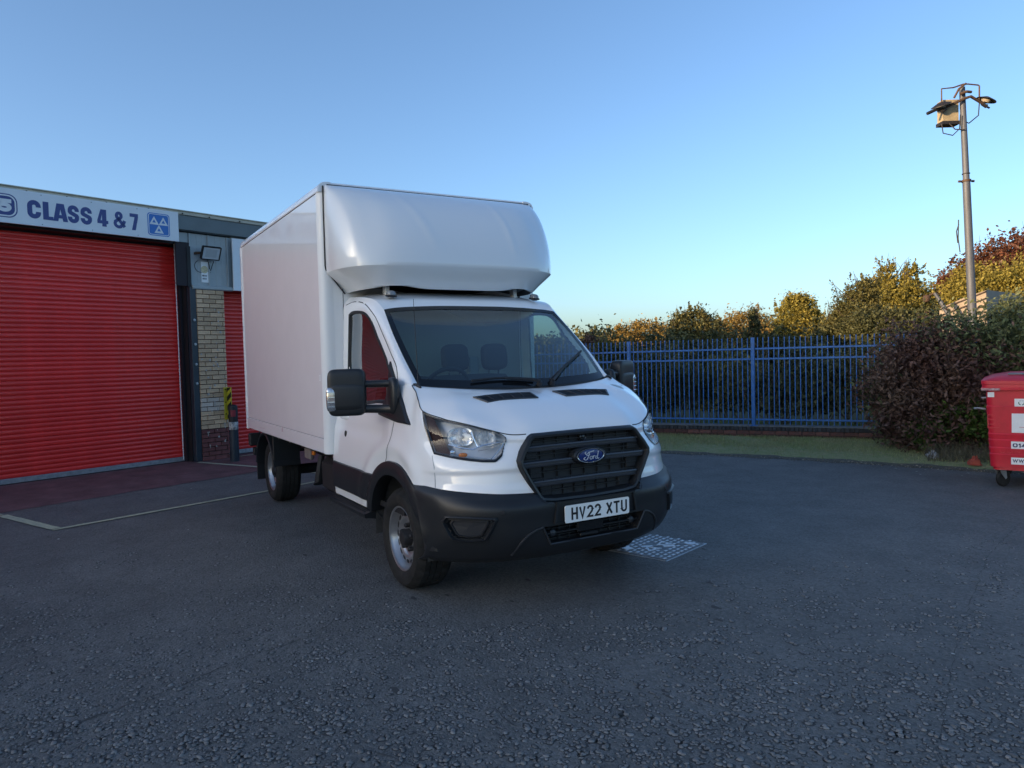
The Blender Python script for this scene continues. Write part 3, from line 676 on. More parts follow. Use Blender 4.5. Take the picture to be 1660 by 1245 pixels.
blabel(.014,.066,1.022,1.078); l0=blabel(.290,.62,.920,1.006); l1=blabel(.262,.98,.628,.842); l2=blabel(.256,1.0,.448,.530); l3=blabel(.256,1.0,.272,.350)
for i in range(3):
    a0=90+120*i; P=[(.325+.026*math.cos(math.radians(a0+t)),.963+.026*math.sin(math.radians(a0+t))) for t in (-48,-15,15,42)]
    MB().stroke(P,.010,(0,fy(.96)-.0036,0),EX,EZ,EN,.0006).build('recycling_arrow',mat('label_green',(.05,.16,.12),.5) if i==0 else bpy.data.materials['label_green'],l0,0)
MB().add([(.305,fy(.69)-.0038,.688),(.90,fy(.69)-.0038,.688),(.90,fy(.69)-.0038,.693),(.305,fy(.69)-.0038,.693)],[(0,1,2,3)]).build('printed_line',mat('label_red',(.5,.12,.14),.5),l1,0)
MB().add([(.398,fy(.64)-.0038,.634),(.45,fy(.64)-.0038,.634),(.45,fy(.67)-.0038,.672),(.398,fy(.67)-.0038,.672)],[(0,1,2,3)]).build('printed_block',bpy.data.materials['label_red'],l1,0)
for ch,x,wd in (('0',.245,.046),('1',.296,.030),('4',.326,.048)): letter(ch,(x,fy(.48)-.0036,.464),EX,EZ,EN,wd,.048,.013,.0008,'letter',M_navy,l2)
for i in range(3): letter('w',(.244+i*.054,fy(.31)-.0036,.296),EX,EZ,EN,.050,.052,.009,.0008,'letter',M_navy,l3)
for ch,x in (('C',.125),('O',.195),('N',.265),('T',.335)): letter(ch,(x,fy(.39)+.001,.392),EX,EZ,EN,.052,.048,.010,.003,'embossed_letter',M_bin,body)
def castor(x,y,a):
    c=MB().bbox((x-.05,y-.05,.200),(x+.05,y+.05,.212),.004).build('castor',M_galv,bi,0)
    ca_,sa_=math.cos(a),math.sin(a); tr=lambda P:[(x+p*ca_-q*sa_,y+p*sa_+q*ca_,r) for p,q,r in P]
    for s in (-1,1):
        MB().add(tr([(-.045,s*.030,.205),(.045,s*.030,.205),(.06,s*.030,.10),(.04,s*.030,.085),(-.02,s*.030,.15)])+tr([(-.045,s*.034,.205),(.045,s*.034,.205),(.06,s*.034,.10),(.04,s*.034,.085),(-.02,s*.034,.15)]),[(0,1,2,3,4),(9,8,7,6,5),(0,5,6,1),(1,6,7,2),(2,7,8,3),(3,8,9,4),(4,9,5,0)]).build('fork',M_galv,c,0)
    o=np.array(tr([(.04,0,.095)])[0]); ax=np.array([-sa_,ca_,0])
    MB().lathe([(.0,-.020),(.05,-.020),(.085,-.022),(.094,-.014),(.095,0),(.094,.014),(.085,.022),(.05,.020),(0,.020)],o,ax,22).build('wheel',M_rub,c,40)
castor(.13,.13,.9); castor(W_-.13,.13,.4); castor(.13,D_-.13,.7); castor(W_-.13,D_-.13,.2)
MB().tube([(-.015,.35,.86),(-.09,.35,.87),(-.13,.36,.865)],.012,6).build('side_peg',M_galv,bi)
MB().tube([(-.005,.45,.99),(-.06,.46,.985)],.010,6).build('side_peg',M_galv,bi)
# ================================================================== floodlight mast
pb=np.array([-3.80,14.04]); top=np.array([-4.035,13.92])
po=thing('lighting_mast','tall grey pole with two lamps and a box on top, rising behind the bush','lamp post',(*pb,0))
def pp(z): return np.array([(top[0]-pb[0])*z/7.2,(top[1]-pb[1])*z/7.2,z])
MB().tube([pp(z) for z in (0,1.2,3,5.16,5.17,7.2)],[.092,.090,.084,.076,.066,.058],18).build('pole',M_pole,po,40)
MB().lathe([(.07,0),(.095,.005),(.095,.05),(.07,.055)],pp(5.15),pp(1),18).build('collar',M_rust,po,40)
for s in (-1,1): MB().tube([pp(5.17)+s*np.array([.12*Rv[0],.12*Rv[1],0]),pp(5.17)+s*np.array([.17*Rv[0],.17*Rv[1],0])],.025,8).build('collar_bolt',M_rust,po)
MB().lathe([(.066,0),(.080,.004),(.080,.02),(.066,.024)],pp(5.32),pp(1),18).build('band',M_blkm,po,40)
rx=np.array([Rv[0],Rv[1],0])/math.hypot(Rv[0],Rv[1]); ry=np.array([-rx[1],rx[0],0])   # rx: towards picture right, ry: away
T0=pp(6.84)
L=lambda a,b,c:T0+rx*a+ry*b+np.array([0,0,c])
def tubeL(name,P,r,m): return MB().tube([L(*q) for q in P],r,8).build(name,m,po)
tubeL('cross_arm',[(-.55,.02,-.12),(-.3,-.06,-.03),(0,-.13,.09),(.10,-.12,.12),(.33,-.06,.02),(.45,-.03,-.02)],.03,M_rust)
tubeL('hoop',[(-.46,0,.05),(-.46,0,.34),(-.2,0,.36),(0,-.02,.42),(.10,-.02,.42),(.33,0,.40),(.36,0,.38),(.36,0,.08)],.016,M_rust)
tubeL('brace',[(-.22,-.05,.12),(-.14,-.1,.30),(0,-.12,.40)],.022,M_rust)
tubeL('clamp',[(-.12,-.10,.18),(0,-.14,.22),(.12,-.10,.22)],.03,M_rust)
bx=MB(); 
vs_=[L(x,y,z) for x in (-.40,-.06) for y in (.05,.27) for z in (-.36,.12)]
bx.add(vs_,[(0,1,3,2),(4,6,7,5),(0,4,5,1),(2,3,7,6),(1,5,7,3),(0,2,6,4)]); cb=bx.build('control_box',mat('cream_box',(.30,.255,.16),.6,var=.2,vscale=6),po,0)
bx=MB(); bx.add([L(x,y,z) for x in (-.42,-.04) for y in (.03,.29) for z in (-.41,-.34)],[(0,1,3,2),(4,6,7,5),(0,4,5,1),(2,3,7,6),(1,5,7,3),(0,2,6,4)]); bx.build('box_rim',M_blkm,cb,0)
def lamp(c,dirx):
    h=MB(); ax=rx*dirx*.35+np.array([0,0,1.])-ry*.2
    h.lathe([(0,.0),(.05,.0),(.10,-.02),(.20,-.06),(.205,-.075),(.19,-.075),(.09,-.04),(0,-.03)],c,ax,18); lm=h.build('lamp_head',M_blkm,po,40)
    MB().lathe([(0,-.035),(.06,-.04),(.10,-.07),(.07,-.12),(0,-.13)],c,ax,14).build('lamp_glass',mat('lamp_glass',(.30,.27,.22),.3) if 'lamp_glass' not in bpy.data.materials else bpy.data.materials['lamp_glass'],lm,40)
    MB().tube([c+ax*-.06,c-rx*dirx*.1-np.array([0,0,.16]),c-rx*dirx*.02-np.array([0,0,.20])],.045,8).build('lamp_body',M_blkm,lm)
lamp(L(-.50,-.03,.04),-1); lamp(L(.52,-.03,.13),1)
tubeL('spike_arm',[(-.48,-.02,-.06),(-.80,-.05,-.20)],.035,M_blkm)
tubeL('tail_bracket',[(.40,0,0),(.50,0,-.06),(.58,0,-.10)],.02,M_rust)
for P in ([(-.46,.0,-.42),(-.44,-.02,-.62),(-.25,-.05,-.68),(-.12,-.08,-.55),(-.10,-.08,-.25)],[(-.28,.02,-.40),(-.20,-.05,-.55),(-.02,-.1,-.58)],[(.36,0,.02),(.34,.0,-.25),(.12,-.02,-.42),(.02,-.06,-.40)]): tubeL('cable',P,.012,M_blkm)
for P in ([(-.13,-.05,-2.5),(-.14,-.05,-2.9),(-.10,-.05,-3.2)],[(-.12,-.04,-2.6),(-.17,-.04,-2.75),(-.15,-.05,-3.0)]): tubeL('loose_strap',P,.012,M_blkm)
# ================================================================== plants
def leafmat(name,c1,c2,tr=.4):
    return mat(name,c1,.6,spec=.25,col2=c2,vscale=.9,isl=.45,trans=tr)
LM=dict(
 gold=leafmat('golden_leaves',(.20,.14,.040),(.30,.21,.06)),
 yel=leafmat('yellow_green_leaves',(.19,.175,.04),(.32,.27,.06)),
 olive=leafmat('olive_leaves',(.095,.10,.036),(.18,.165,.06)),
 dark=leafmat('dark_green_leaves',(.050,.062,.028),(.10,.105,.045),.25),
 rust=leafmat('rust_leaves',(.095,.036,.022),(.155,.065,.034)),
 plum=leafmat('plum_brown_leaves',(.095,.046,.044),(.155,.105,.075),.2),
 hedge=leafmat('hedge_green_leaves',(.085,.112,.048),(.15,.17,.08),.2),
 fresh=leafmat('fresh_green_leaves',(.05,.095,.02),(.08,.13,.03),.25))
def leaves(P,size,up=.35,asp=.55):
    n=len(P); sz=size*rng.uniform(.6,1.35,n)
    nrm=rng.normal(0,1,(n,3)); nrm[:,2]+=up*2; nrm/=np.linalg.norm(nrm,axis=1)[:,None]
    t=rng.normal(0,1,(n,3)); t-=nrm*(t*nrm).sum(1)[:,None]; t/=np.linalg.norm(t,axis=1)[:,None]+1e-9; b=np.cross(nrm,t)
    V=np.stack([P-t*sz[:,None],P+b*(sz*asp)[:,None]+nrm*(sz*.12)[:,None],P+t*sz[:,None],P-b*(sz*asp)[:,None]+nrm*(sz*.12)[:,None]],1)
    return V.reshape(-1,3)
def clumps(blobs,n,tight=.16,shell=.62):
    """leaf positions: small sprays spread through and mostly over the outside of each blob"""
    out=[]; vol=np.array([r[0]*r[1]*r[2] for c,r in blobs])**.67; vol/=vol.sum()
    for (c,r),f in zip(blobs,vol):
        k=int(n*f); per=34; m=max(3,k//per)
        d=rng.normal(0,1,(m,3)); d/=np.linalg.norm(d,axis=1)[:,None]; rad=shell+(1.08-shell)*rng.uniform(0,1,m)**.6
        ctr=np.array(c)+d*rad[:,None]*np.array(r)*(1+.13*np.sin(d[:,:1]*7+d[:,2:]*5))
        s=tight*np.mean(r)
        q=np.repeat(ctr,per,0)+rng.normal(0,1,(m*per,3))*s*np.repeat(rng.uniform(.5,1.3,m),per)[:,None]
        out.append(q)
    return np.concatenate(out)
def crown(name,P,size,m,parent,**k):
    V=leaves(P,size,**k); return npmesh(name,V,np.arange(len(V)).reshape(-1,4),m,parent)
def limbs(base,tops,r0,parent,m=None,name='trunk'):
    b=MB(); base=np.array(base,float)
    fork=base+np.array([0,0,.35*(np.mean([t[2] for t in tops])-base[2])])
    b.tube([base,base*.5+fork*.5+rng.normal(0,.03,3),fork],[r0,r0*.85,r0*.7],8)
    for t in tops:
        t=np.array(t,float); mid=(fork+t)/2+rng.normal(0,.12,3)
        b.tube([fork,mid,t],[r0*.55,r0*.35,r0*.08],6)
        for _ in range(4):
            e=mid+(t-mid)*rng.uniform(0,.9)+rng.normal(0,.5,3)*np.array([1,1,.7])*np.linalg.norm(t-mid)*.45; s_=mid+(t-mid)*rng.uniform(0,.5)
            b.tube([s_,e],[r0*.22,r0*.04],5)
    return b.build(name,m or M_bark,parent,50)
def at(x,y,D):
    d=Fv+Rv*(x-830)/cf-Uv*(y-622.5)/cf; h=math.hypot(d[0],d[1]); return CAMP+d*D/h
Hdir=np.array([Fv[0],Fv[1],0])/math.hypot(Fv[0],Fv[1]); Rdir=np.array([-Hdir[1],Hdir[0],0])*-1
def tree(name,label,cat,group,D,lobes,n,size,m,r0=.09,tight=.16,spikes=0,m2=None,shell=.62,deep=1.0,twig=None):
    """lobes: (px, py, half-width px, half-height px) as seen; each becomes a real blob at distance D"""
    B=[]; s=D/cf
    for i,(x,y,a,b_) in enumerate(lobes):
        y+=7; b_*=.95
        k=1/math.cos(math.atan((x-830)/cf)); c=at(x,y,D+rng.uniform(-.1,.1)*a*s*2); B.append((c,np.array([a*s*k*.95,a*s*k*.95*deep,b_*s*k])))
    cx=np.mean([c[0] for c,_ in B]); cy=np.mean([c[1] for c,_ in B]); base=np.array([cx,cy,0.])
    t=thing(name,label,cat,base,0,group)
    n=int(n*2.1); size=size*.62
    P=clumps(B,n,tight,shell)-base
    if spikes:
        S=[]
        for _ in range(spikes):
            c,r=B[rng.integers(len(B))]; d=rng.normal(0,.45,3); d[2]=0; p0=c+d*r+np.array([0,0,r[2]*.75]); h=rng.uniform(.25,.75)*r[2]+.25
            k=int(24+h*46); u=rng.uniform(0,1,k)**1.5; ln=rng.normal(0,.12,2); S.append(p0+np.stack([ln[0]*u+rng.normal(0,.085,k)*(1.05-u),ln[1]*u+rng.normal(0,.085,k)*(1.05-u),u*h*.8],1))
        P=np.concatenate([P,np.concatenate(S)-base])
    P=P[P[:,2]>-.02]
    if m2:
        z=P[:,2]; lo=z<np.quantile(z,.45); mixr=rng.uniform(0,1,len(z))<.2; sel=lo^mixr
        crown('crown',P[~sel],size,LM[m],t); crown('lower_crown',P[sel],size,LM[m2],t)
    else: crown('crown',P,size,LM[m],t)
    limbs((0,0,-.05),[(c-base)+np.array([0,0,r[2]*.6]) for c,r in B],r0,t)
    if twig:
        b=MB()
        for _ in range(twig):
            c,r=B[rng.integers(len(B))]; p=c-base+rng.normal(0,.4,3)*r; p[2]=c[2]+r[2]*.5; e=p+np.array([rng.normal(0,.25),rng.normal(0,.25),rng.uniform(.4,1.0)*r[2]+.15]); b.tube([p,(p+e)/2+rng.normal(0,.03,3),e],[.02,.012,.004],4)
        tag(b.build('twigs',M_bark,t,50),kind='stuff')
    return t
GR='trees beyond the blue fence'
tree('tree','thin dark leaved sapling right beside the windscreen pillar of the van','tree',GR,24,[(957,556,12,16),(972,562,14,16),(948,566,10,14)],2600,.055,'plum',.03,.22,4,twig=8)
tree('tree','wide golden tree rising just right of the van above the fence','tree',GR,46,[(1045,548,50,32),(1010,560,34,28),(1085,560,40,28),(1050,580,60,24)],15000,.13,'gold',.14,.13,5)
tree('bush','dull green bush in front of the wide golden tree, right of the van mirror','bush',GR,22,[(980,566,20,19.2),(1010,574,24,18),(1045,582,26,16),(1075,585,24,14)],9000,.06,'olive',.05,.16,7)
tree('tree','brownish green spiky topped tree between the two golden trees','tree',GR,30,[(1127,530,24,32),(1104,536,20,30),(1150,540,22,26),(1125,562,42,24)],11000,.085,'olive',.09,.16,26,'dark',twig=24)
tree('tree','rounded golden tree behind the second fence post','tree',GR,48,[(1205,535,46,32),(1170,546,34,28),(1238,545,32,28),(1200,570,60,22)],13000,.13,'gold',.14,.13,6)
tree('bush','dark bush with one thin upright shoot, above the second fence post','bush',GR,24,[(1222,556,24,19.2),(1250,560,22,18),(1222,522,8,22),(1195,568,20,14)],8000,.06,'dark',.05,.17,10,twig=12)
tree('tree','upright yellow green tree standing alone above the fence','tree',GR,34,[(1294,512,25,34),(1290,492,17,17),(1300,530,28,22),(1278,520,18,26),(1311,512,13,24)],12000,.085,'yel',.09,.15,14)
tree('tree','small pale sapling to the right of the upright yellow green tree','tree',GR,42,[(1338,530,13,19.2),(1332,540,16,16)],2200,.09,'yel',.04,.2,8,twig=10)
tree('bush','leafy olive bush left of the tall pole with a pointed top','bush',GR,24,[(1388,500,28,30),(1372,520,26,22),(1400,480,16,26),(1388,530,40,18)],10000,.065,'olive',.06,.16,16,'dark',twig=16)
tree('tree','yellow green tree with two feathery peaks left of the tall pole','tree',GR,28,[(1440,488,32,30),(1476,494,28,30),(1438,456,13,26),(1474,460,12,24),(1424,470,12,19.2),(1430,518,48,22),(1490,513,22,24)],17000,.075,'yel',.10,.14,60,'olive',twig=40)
tree('bush','dark evergreen bush under the feathery yellow green tree','bush',GR,21,[(1415,522,34,19.2),(1455,524,34,18),(1490,522,26,18)],9000,.06,'dark',.05,.16,6)
tree('bush','small rust brown bush beside the leaning post','bush',GR,30,[(1503,500,16,18),(1515,508,13,14)],3200,.08,'rust',.04,.2,3)
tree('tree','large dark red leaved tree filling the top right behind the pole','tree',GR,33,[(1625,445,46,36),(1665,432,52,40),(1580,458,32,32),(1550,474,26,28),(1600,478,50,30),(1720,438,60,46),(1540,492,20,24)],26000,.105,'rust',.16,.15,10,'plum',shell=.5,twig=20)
tree('tree','bright yellow tree in front of the dark red tree at the right edge','tree',GR,24.5,[(1600,482,40,36),(1570,470,24,34),(1640,490,36,34),(1680,480,40,44),(1555,496,18,22)],19000,.065,'yel',.08,.15,10)
# lower growth just behind the fence
def fw(a,b,z=0): return np.array([P1[0]+Wd[0]*a-Wd[1]*b,P1[1]+Wd[1]*a+Wd[0]*b,z])
UG='shrubs close behind the blue fence'
specs=[(-8.2,2.4,1.2,1.1,'dark','dark shrub behind the fence, hidden mostly by the van'),(-5.9,1.9,1.1,1.1,'olive','olive shrub behind the fence beside the van mirror'),(-4.2,2.1,1.25,1.10,'dark','dense dark shrub behind the fence right of the van mirror'),
 (-2.3,1.9,1.2,1.05,'dark','dark shrub behind the first fence post from the van'),(-.9,2.2,1.2,1.05,'olive','tangled olive shrub in the middle of the fence bay beside the van'),(.5,1.9,1.15,1.08,'dark','dark shrub directly behind the middle fence post'),(1.9,2.1,1.2,1.12,'olive','tangled olive shrub right of the middle fence post'),(3.4,1.8,1.1,1.05,'hedge','green leaved shrub behind the fence next to the big bush'),(5.0,2.0,1.2,1.1,'dark','dark shrub behind the fence and the big bush'),(6.6,2.2,1.2,1.1,'dark','dark shrub behind the far right end of the fence')]
for a,bk,r,h,m,lab in specs:
    c=fw(a,bk); t=thing('shrub',lab,'shrub',c,0,UG)
    B=[((rng.normal(0,.3),rng.normal(0,.25),h*.55),(r*.8,r*.7,h*.62)),((-.4*r,.1,h*.9),(r*.5,r*.5,h*.42)),((.45*r,0,h*.85),(r*.5,r*.5,h*.45)),((0,.3,h*1.15),(r*.55,r*.5,h*.4))]
    P=clumps(B,7200,.16,.35); P=P[P[:,2]>.34]
    crown('foliage',P,.045,LM[m],t)
    b=MB()
    for _ in range(26):
        x0=rng.normal(0,.45); y0=rng.normal(-.2,.3); e=np.array([x0+rng.normal(0,.5),y0+rng.normal(-.15,.3),rng.uniform(.8,1.8)*h]); p=np.array([x0,y0,-.05])
        b.tube([p,(p+e)/2+rng.normal(0,.12,3),e],[.012,.009,.004],4)
    tag(b.build('stems',mat('bramble_stem',(.09,.07,.055),.9,var=.3) if 'bramble_stem' not in bpy.data.materials else bpy.data.materials['bramble_stem'],t,50),kind='stuff')
pts=np.array([fw(rng.uniform(-9,7),rng.uniform(.45,1.9),-.02) for _ in range(16000)])
blades('rough_grass',pts,.06,.34,mat('rough_grass_blades',(.10,.19,.04),.8,col2=(.16,.20,.06),vscale=1.5,isl=.4,trans=.25),.006)
# far tree belt seen through the cab windows and beyond
b=[]; 
for k in range(34):
    x=rng.uniform(560,1010); b.append((at(x,572+rng.uniform(-5,6),60+rng.uniform(-4,6)),np.array([2.2,2.2,1.15])*rng.uniform(.8,1.25)))
P=clumps(b,22000,.18); 
tag(crown('far_woodland',P[P[:,2]>-.02],.20,LM['olive'],None),kind='stuff')
b=[]
for k in range(40):
    x=930+k*20; b.append((at(x,606-(x-830)*.0257+rng.uniform(-4,4),27+rng.uniform(-1.5,1.5)),np.array([1.3,1.2,1.25])*rng.uniform(.8,1.25)))
P=clumps(b,42000,.17,.4); tag(crown('undergrowth',P[P[:,2]>-.02],.07,LM['dark'],None),kind='stuff')
# ---- the big bush on the verge in front of the fence
bc=fw(4.25,-.95)
bu=thing('big_bush','big overgrown purple brown and green bush on the verge beside the red bin','bush',bc,0)
e1=np.array([Wd[0],Wd[1],0]); e2=np.array([-Wd[1],Wd[0],0])
def bl(a,b_,z,ra,rb,rz): return (e1*a+e2*b_+np.array([0,0,z]),np.array([ra,rb,rz]))
B=[bl(-1.85,.15,.85,.62,.6,.75),bl(-1.55,.1,1.02,.75,.7,.92),bl(-.9,-.1,1.25,.95,.8,.86),bl(0,0,1.38,1.05,.85,.84),bl(1.0,.05,1.40,1.1,.9,.82),bl(2.0,.1,1.38,1.1,.9,.84),bl(3.0,.2,1.38,1.1,.9,.82),bl(-1.5,-.2,.5,.7,.65,.5),bl(-.4,-.35,.65,.9,.65,.6),bl(.9,-.3,.7,1.,.6,.6),bl(2.2,-.1,.7,1.,.6,.6)]
P=clumps(B,112000,.15,.55); P=P[P[:,2]>.05]
n_=np.sin(P[:,0]*1.7+P[:,2]*1.9+1.0)+np.sin(P[:,1]*2.3-P[:,2]*1.3)+rng.normal(0,.55,len(P))-(P[:,2]-1.3)*1.5
sel=n_>.35; crown('plum_foliage',P[sel],.040,LM['plum'],bu,asp=.42); crown('green_foliage',P[~sel],.040,LM['hedge'],bu,asp=.42)
Bf=[bl(-.95,-.72,.55,.50,.22,.26),bl(.35,-.92,.30,.22,.16,.17),bl(-.3,-.85,.40,.36,.2,.22),bl(-1.5,-.6,.35,.35,.2,.2)]
crown('fresh_shoots',clumps(Bf,5200,.2,.4),.040,LM['fresh'],bu,asp=.4)
b=MB()
for _ in range(90):
    a=rng.uniform(-2,3.4); q=rng.uniform(-.75,.4); p=e1*a+e2*q+np.array([0,0,-.02]); e=p+e1*rng.normal(0,.45)+e2*rng.normal(-.15,.3)+np.array([0,0,rng.uniform(.3,1.1)])
    b.tube([p,(p+e)/2+rng.normal(0,.10,3),e],[.008,.006,.002],4)
tag(b.build('stems',bpy.data.materials['bramble_stem'],bu,50),kind='stuff')
# ---- leaf litter, dead grass and rubbish along the kerb
V=[];pts=[]
for _ in range(900):
    x=rng.uniform(-4.5,1.5); ye=np.interp(x,edge[:,0],edge[:,1]); pts.append((x,ye+rng.normal(.05,.14),.012))
crown('leaf_litter',np.array(pts),.016,mat('dead_leaves',(.20,.15,.09),.9,col2=(.34,.30,.22),vscale=30,isl=.5),None,up=2.2); tag(bpy.data.objects['leaf_litter'],kind='stuff')
pts=np.array([bc+e1*rng.uniform(-1.6,1.6)+e2*rng.uniform(-1.35,-.6)+np.array([0,0,0]) for _ in range(5000)])
blades('dead_grass',pts,.05,.32,mat('dead_grass_blades',(.13,.115,.085),.9,col2=(.07,.075,.04),vscale=3,isl=.4),.004)
def rag(name,label,cat,c,m,s,h,seed):
    r=np.random.default_rng(seed); b=MB(); G=[]
    for i in range(9):
        th=PI/2*i/8; G.append([(c[0]+s*math.cos(th)*(1+.35*math.sin(3*a+seed)+.15*r.normal())*math.cos(a),c[1]+s*.8*math.cos(th)*(1+.3*math.cos(2*a+seed)+.15*r.normal())*math.sin(a),.03+h*math.sin(th)*(1+.2*r.normal())) for a in np.linspace(0,2*PI,18,endpoint=False)])
    return tag(b.grid(np.array(G),closed_v=True).build(name,m,None,50),label,cat)
c=on_ground(1580,757); rag('red_rag','crumpled orange red rag on the ground left of the bin','rag',c,mat('red_cloth',(.30,.06,.04),.9),.075,.09,3)
c=on_ground(1512,746); rag('plastic_bag','crumpled pale plastic bag lying under the big bush','rubbish',c,mat('pale_plastic',(.34,.36,.38),.5,var=.3,vscale=30),.075,.09,5)
c=on_ground(1556,742); rag('paper_cup','small white paper scrap under the bush nearer the bin','rubbish',c,mat('white_paper',(.55,.55,.53),.8),.04,.06,8)
b=MB()
for (x,y) in [(1408,744),(1455,758),(1486,765),(1492,770),(1500,762),(1452,760),(1560,772),(1570,768),(1330,745),(1240,747),(1196,748),(1140,740),(1108,738),(1600,917),(1405,915),(1425,1168),(1545,1062),(506,1074),(497,1142),(1290,1110),(95,875),(305,860),(310,793)]:
    c=on_ground(x,y); r=rng.uniform(.008,.02); a0=rng.uniform(0,6)
    b.add([(c[0]+r*math.cos(a0+a),c[1]+r*.55*math.sin(a0+a),.008+.004*math.sin(3*a)) for a in np.linspace(0,2*PI,6,endpoint=False)],[tuple(range(6))])
tag(b.build('litter_scraps',mat('paper_scraps',(.50,.50,.47),.8),None,0),kind='stuff')
# ---- far shed roof and leaning lamp post behind the bush
D=19.7
q=[at(1523,500,D),at(1560,484,D),at(1600,470,D),at(1600,520,D),at(1532,520,D)]
sh=thing('shed','pale board clad shed gable showing between the pole and the bushes','shed',(q[0][0],q[0][1],0)); b0=np.array([q[0][0],q[0][1],0])
away=np.array([*(q[0][:2]-CAMP[:2]),0]); away/=np.linalg.norm(away); away=away*.9+rx*.44
gab=[np.array([*q[0][:2],0]),np.array([*q[2][:2],0]),q[2],q[1],q[0]]
n=len(gab); b=MB(); b.add([p-b0 for p in gab]+[p-b0+away*2.2 for p in gab],[tuple(range(n)),tuple(range(n,2*n))[::-1]]+[(i,i+n,(i+1)%n+n,(i+1)%n) for i in range(n)]); b.build('gable_wall',mat('beige_boards',(.30,.26,.21),.8,var=.15,vscale=2),sh,0)
b=MB(); 
for k in (0.03,.18,.33): b.tube([q[0]-b0-away*.03-np.array([0,0,k]),q[2]-b0-away*.03-np.array([0,0,k])],.014,5)
b.build('board_edge',M_rust,sh,0)
lp=thing('leaning_lamp','thin leaning grey lamp post with a small head left of the tall pole','lamp post',(*at(1533,520,19.2)[:2],0)); b0=np.array(lp.location)
p=[at(1545,530,19.2)-b0,at(1538,511,19.2)-b0,at(1528,494,19.2)-b0,at(1515,475,19.2)-b0]
MB().tube([(p[0][0]*1.0,p[0][1],0)]+p,[.055,.055,.05,.047,.035],8).build('post',M_pole,lp)
MB().tube([p[3],at(1508,478,19.2)-b0,at(1503,483,19.2)-b0],[.018,.018,.018],6).build('arm',M_rust,lp)
MB().superell(at(1502,484,19.2)-b0,[rx*.07,ry*.06,np.array([0,0,.085])],3,12,8).build('head',M_rust,lp)
# ================================================================== the van: body surfaces (x forward, y to its left, z up; half shapes, mirrored)
def cr(P, n, closed=False):
    """Catmull-Rom through points P (k,d) resampled: n samples per span uniform param -> dense polyline"""
    P=np.asarray(P,float); k=len(P)
    E=np.vstack([2*P[0]-P[1],P,2*P[-1]-P[-2]])
    out=[]
    for i in range(k-1):
        p0,p1,p2,p3=E[i],E[i+1],E[i+2],E[i+3]
        d=[max(np.linalg.norm(a-b),1e-6)**.5 for a,b in ((p0,p1),(p1,p2),(p2,p3))]
        t0,t1,t2,t3=0,d[0],d[0]+d[1],d[0]+d[1]+d[2]
        for t in np.linspace(t1,t2,n,endpoint=False):
            A1=(t1-t)/(t1-t0)*p0+(t-t0)/(t1-t0)*p1; A2=(t2-t)/(t2-t1)*p1+(t-t1)/(t2-t1)*p2; A3=(t3-t)/(t3-t2)*p2+(t-t2)/(t3-t2)*p3
            B1=(t2-t)/(t2-t0)*A1+(t-t0)/(t2-t0)*A2; B2=(t3-t)/(t3-t1)*A2+(t-t1)/(t3-t1)*A3
            out.append((t2-t)/(t2-t1)*B1+(t-t1)/(t2-t1)*B2)
    out.append(P[-1]); return np.array(out)
def resamp(P,n):
    P=np.asarray(P,float); s=np.r_[0,np.cumsum(np.linalg.norm(np.diff(P,axis=0),axis=1))]
    return np.stack([np.interp(np.linspace(0,s[-1],n),s,P[:,i]) for i in range(P.shape[1])],1)
def grid(rows,nu,nv):
    """rows: list of key rows each with the same number of key points. -> dense (R,C,3); nu per column span, nv per row span"""
    D=np.array([cr(r,nu) for r in rows])
    return np.stack([cr(D[:,j],nv) for j in range(D.shape[1])],1)
# ---- fascia + flank (y>=0 half), key columns c0..c16
def halfw(z):
    return np.interp(z,[.3,.45,.6,.8,1.0,1.1,1.2,1.3,1.43],[.985,1.0,1.012,1.012,1.0,.985,.965,.935,.905])
FX=[.12,-.02,-.137,-.36,-.7,-1.05,-1.35]
T=[(.865,0,1.115),(.870,.25,1.116),(.866,.41,1.117),(.822,.53,1.118),(.755,.65,1.152),(.665,.745,1.185),(.53,.838,1.215),(.36,.925,1.27),(.265,.912,1.335),(.165,.884,1.385),(.07,.868,1.43)]+[(x,halfw(1.43),1.43) for x in FX[1:]]
Y=[0,.25,.41,.53,.65,.76,.86,.93,.97]
def frow(xs,zs,xe):   # xs for Y cols; then flank
    z=[*zs]
    r=[(x,y,zz) for x,y,zz in zip(xs,Y,z)]
    z0=z[-1]
    r.append((xe,halfw(z0)-.004,z0)); 
    for x in FX: r.append((x,halfw(z0)+(.004 if x<.1 else 0),z0))
    return r
zt=[.75,.75,.752,.755,.760,.768,.777,.785,.792]
R0=frow([.957,.95,.935,.912,.872,.797,.70,.593,.475],zt,.375)
R1=frow([.95,.945,.928,.903,.860,.783,.683,.58,.466],[.86]*9,.36)
R2=frow([.935,.93,.913,.89,.838,.755,.648,.548,.436],[.96]*9,.335)
R3=frow([.895,.895,.885,.838,.775,.695,.585,.475,.385],[1.06]*9,.29)
# last flank row before the top for a rounded shoulder
R4=[tuple(.45*np.array(a)+.55*np.array(b)) for a,b in zip(R3,T)]
R4=[(x+(.010 if i<7 else 0),y+(.012 if i>6 else .006 if i>3 else 0),z) for i,(x,y,z) in enumerate(R4)]
R4=[R4[i] if i<10 else (x, halfw(T[i][2]*.55+.45*z)+.0, T[i][2]*.55+.45*z) for i,(x,y,z) in enumerate(R3)]
# make all rows same key count: R* have 9+1+7=17 ; T has 11+6=17
def low(z):           # flank rows below: only columns 9..16
    return [(xe,halfw(z),z) for xe in [.375+.0]] + [(x,halfw(z),z) for x in FX]
FAS=grid([R0,R1,R2,R3,R4,T],12,12)          # fascia+flank upper
LOW=grid([low(.44),low(.62),[R0[i] for i in range(9,17)]],12,12)
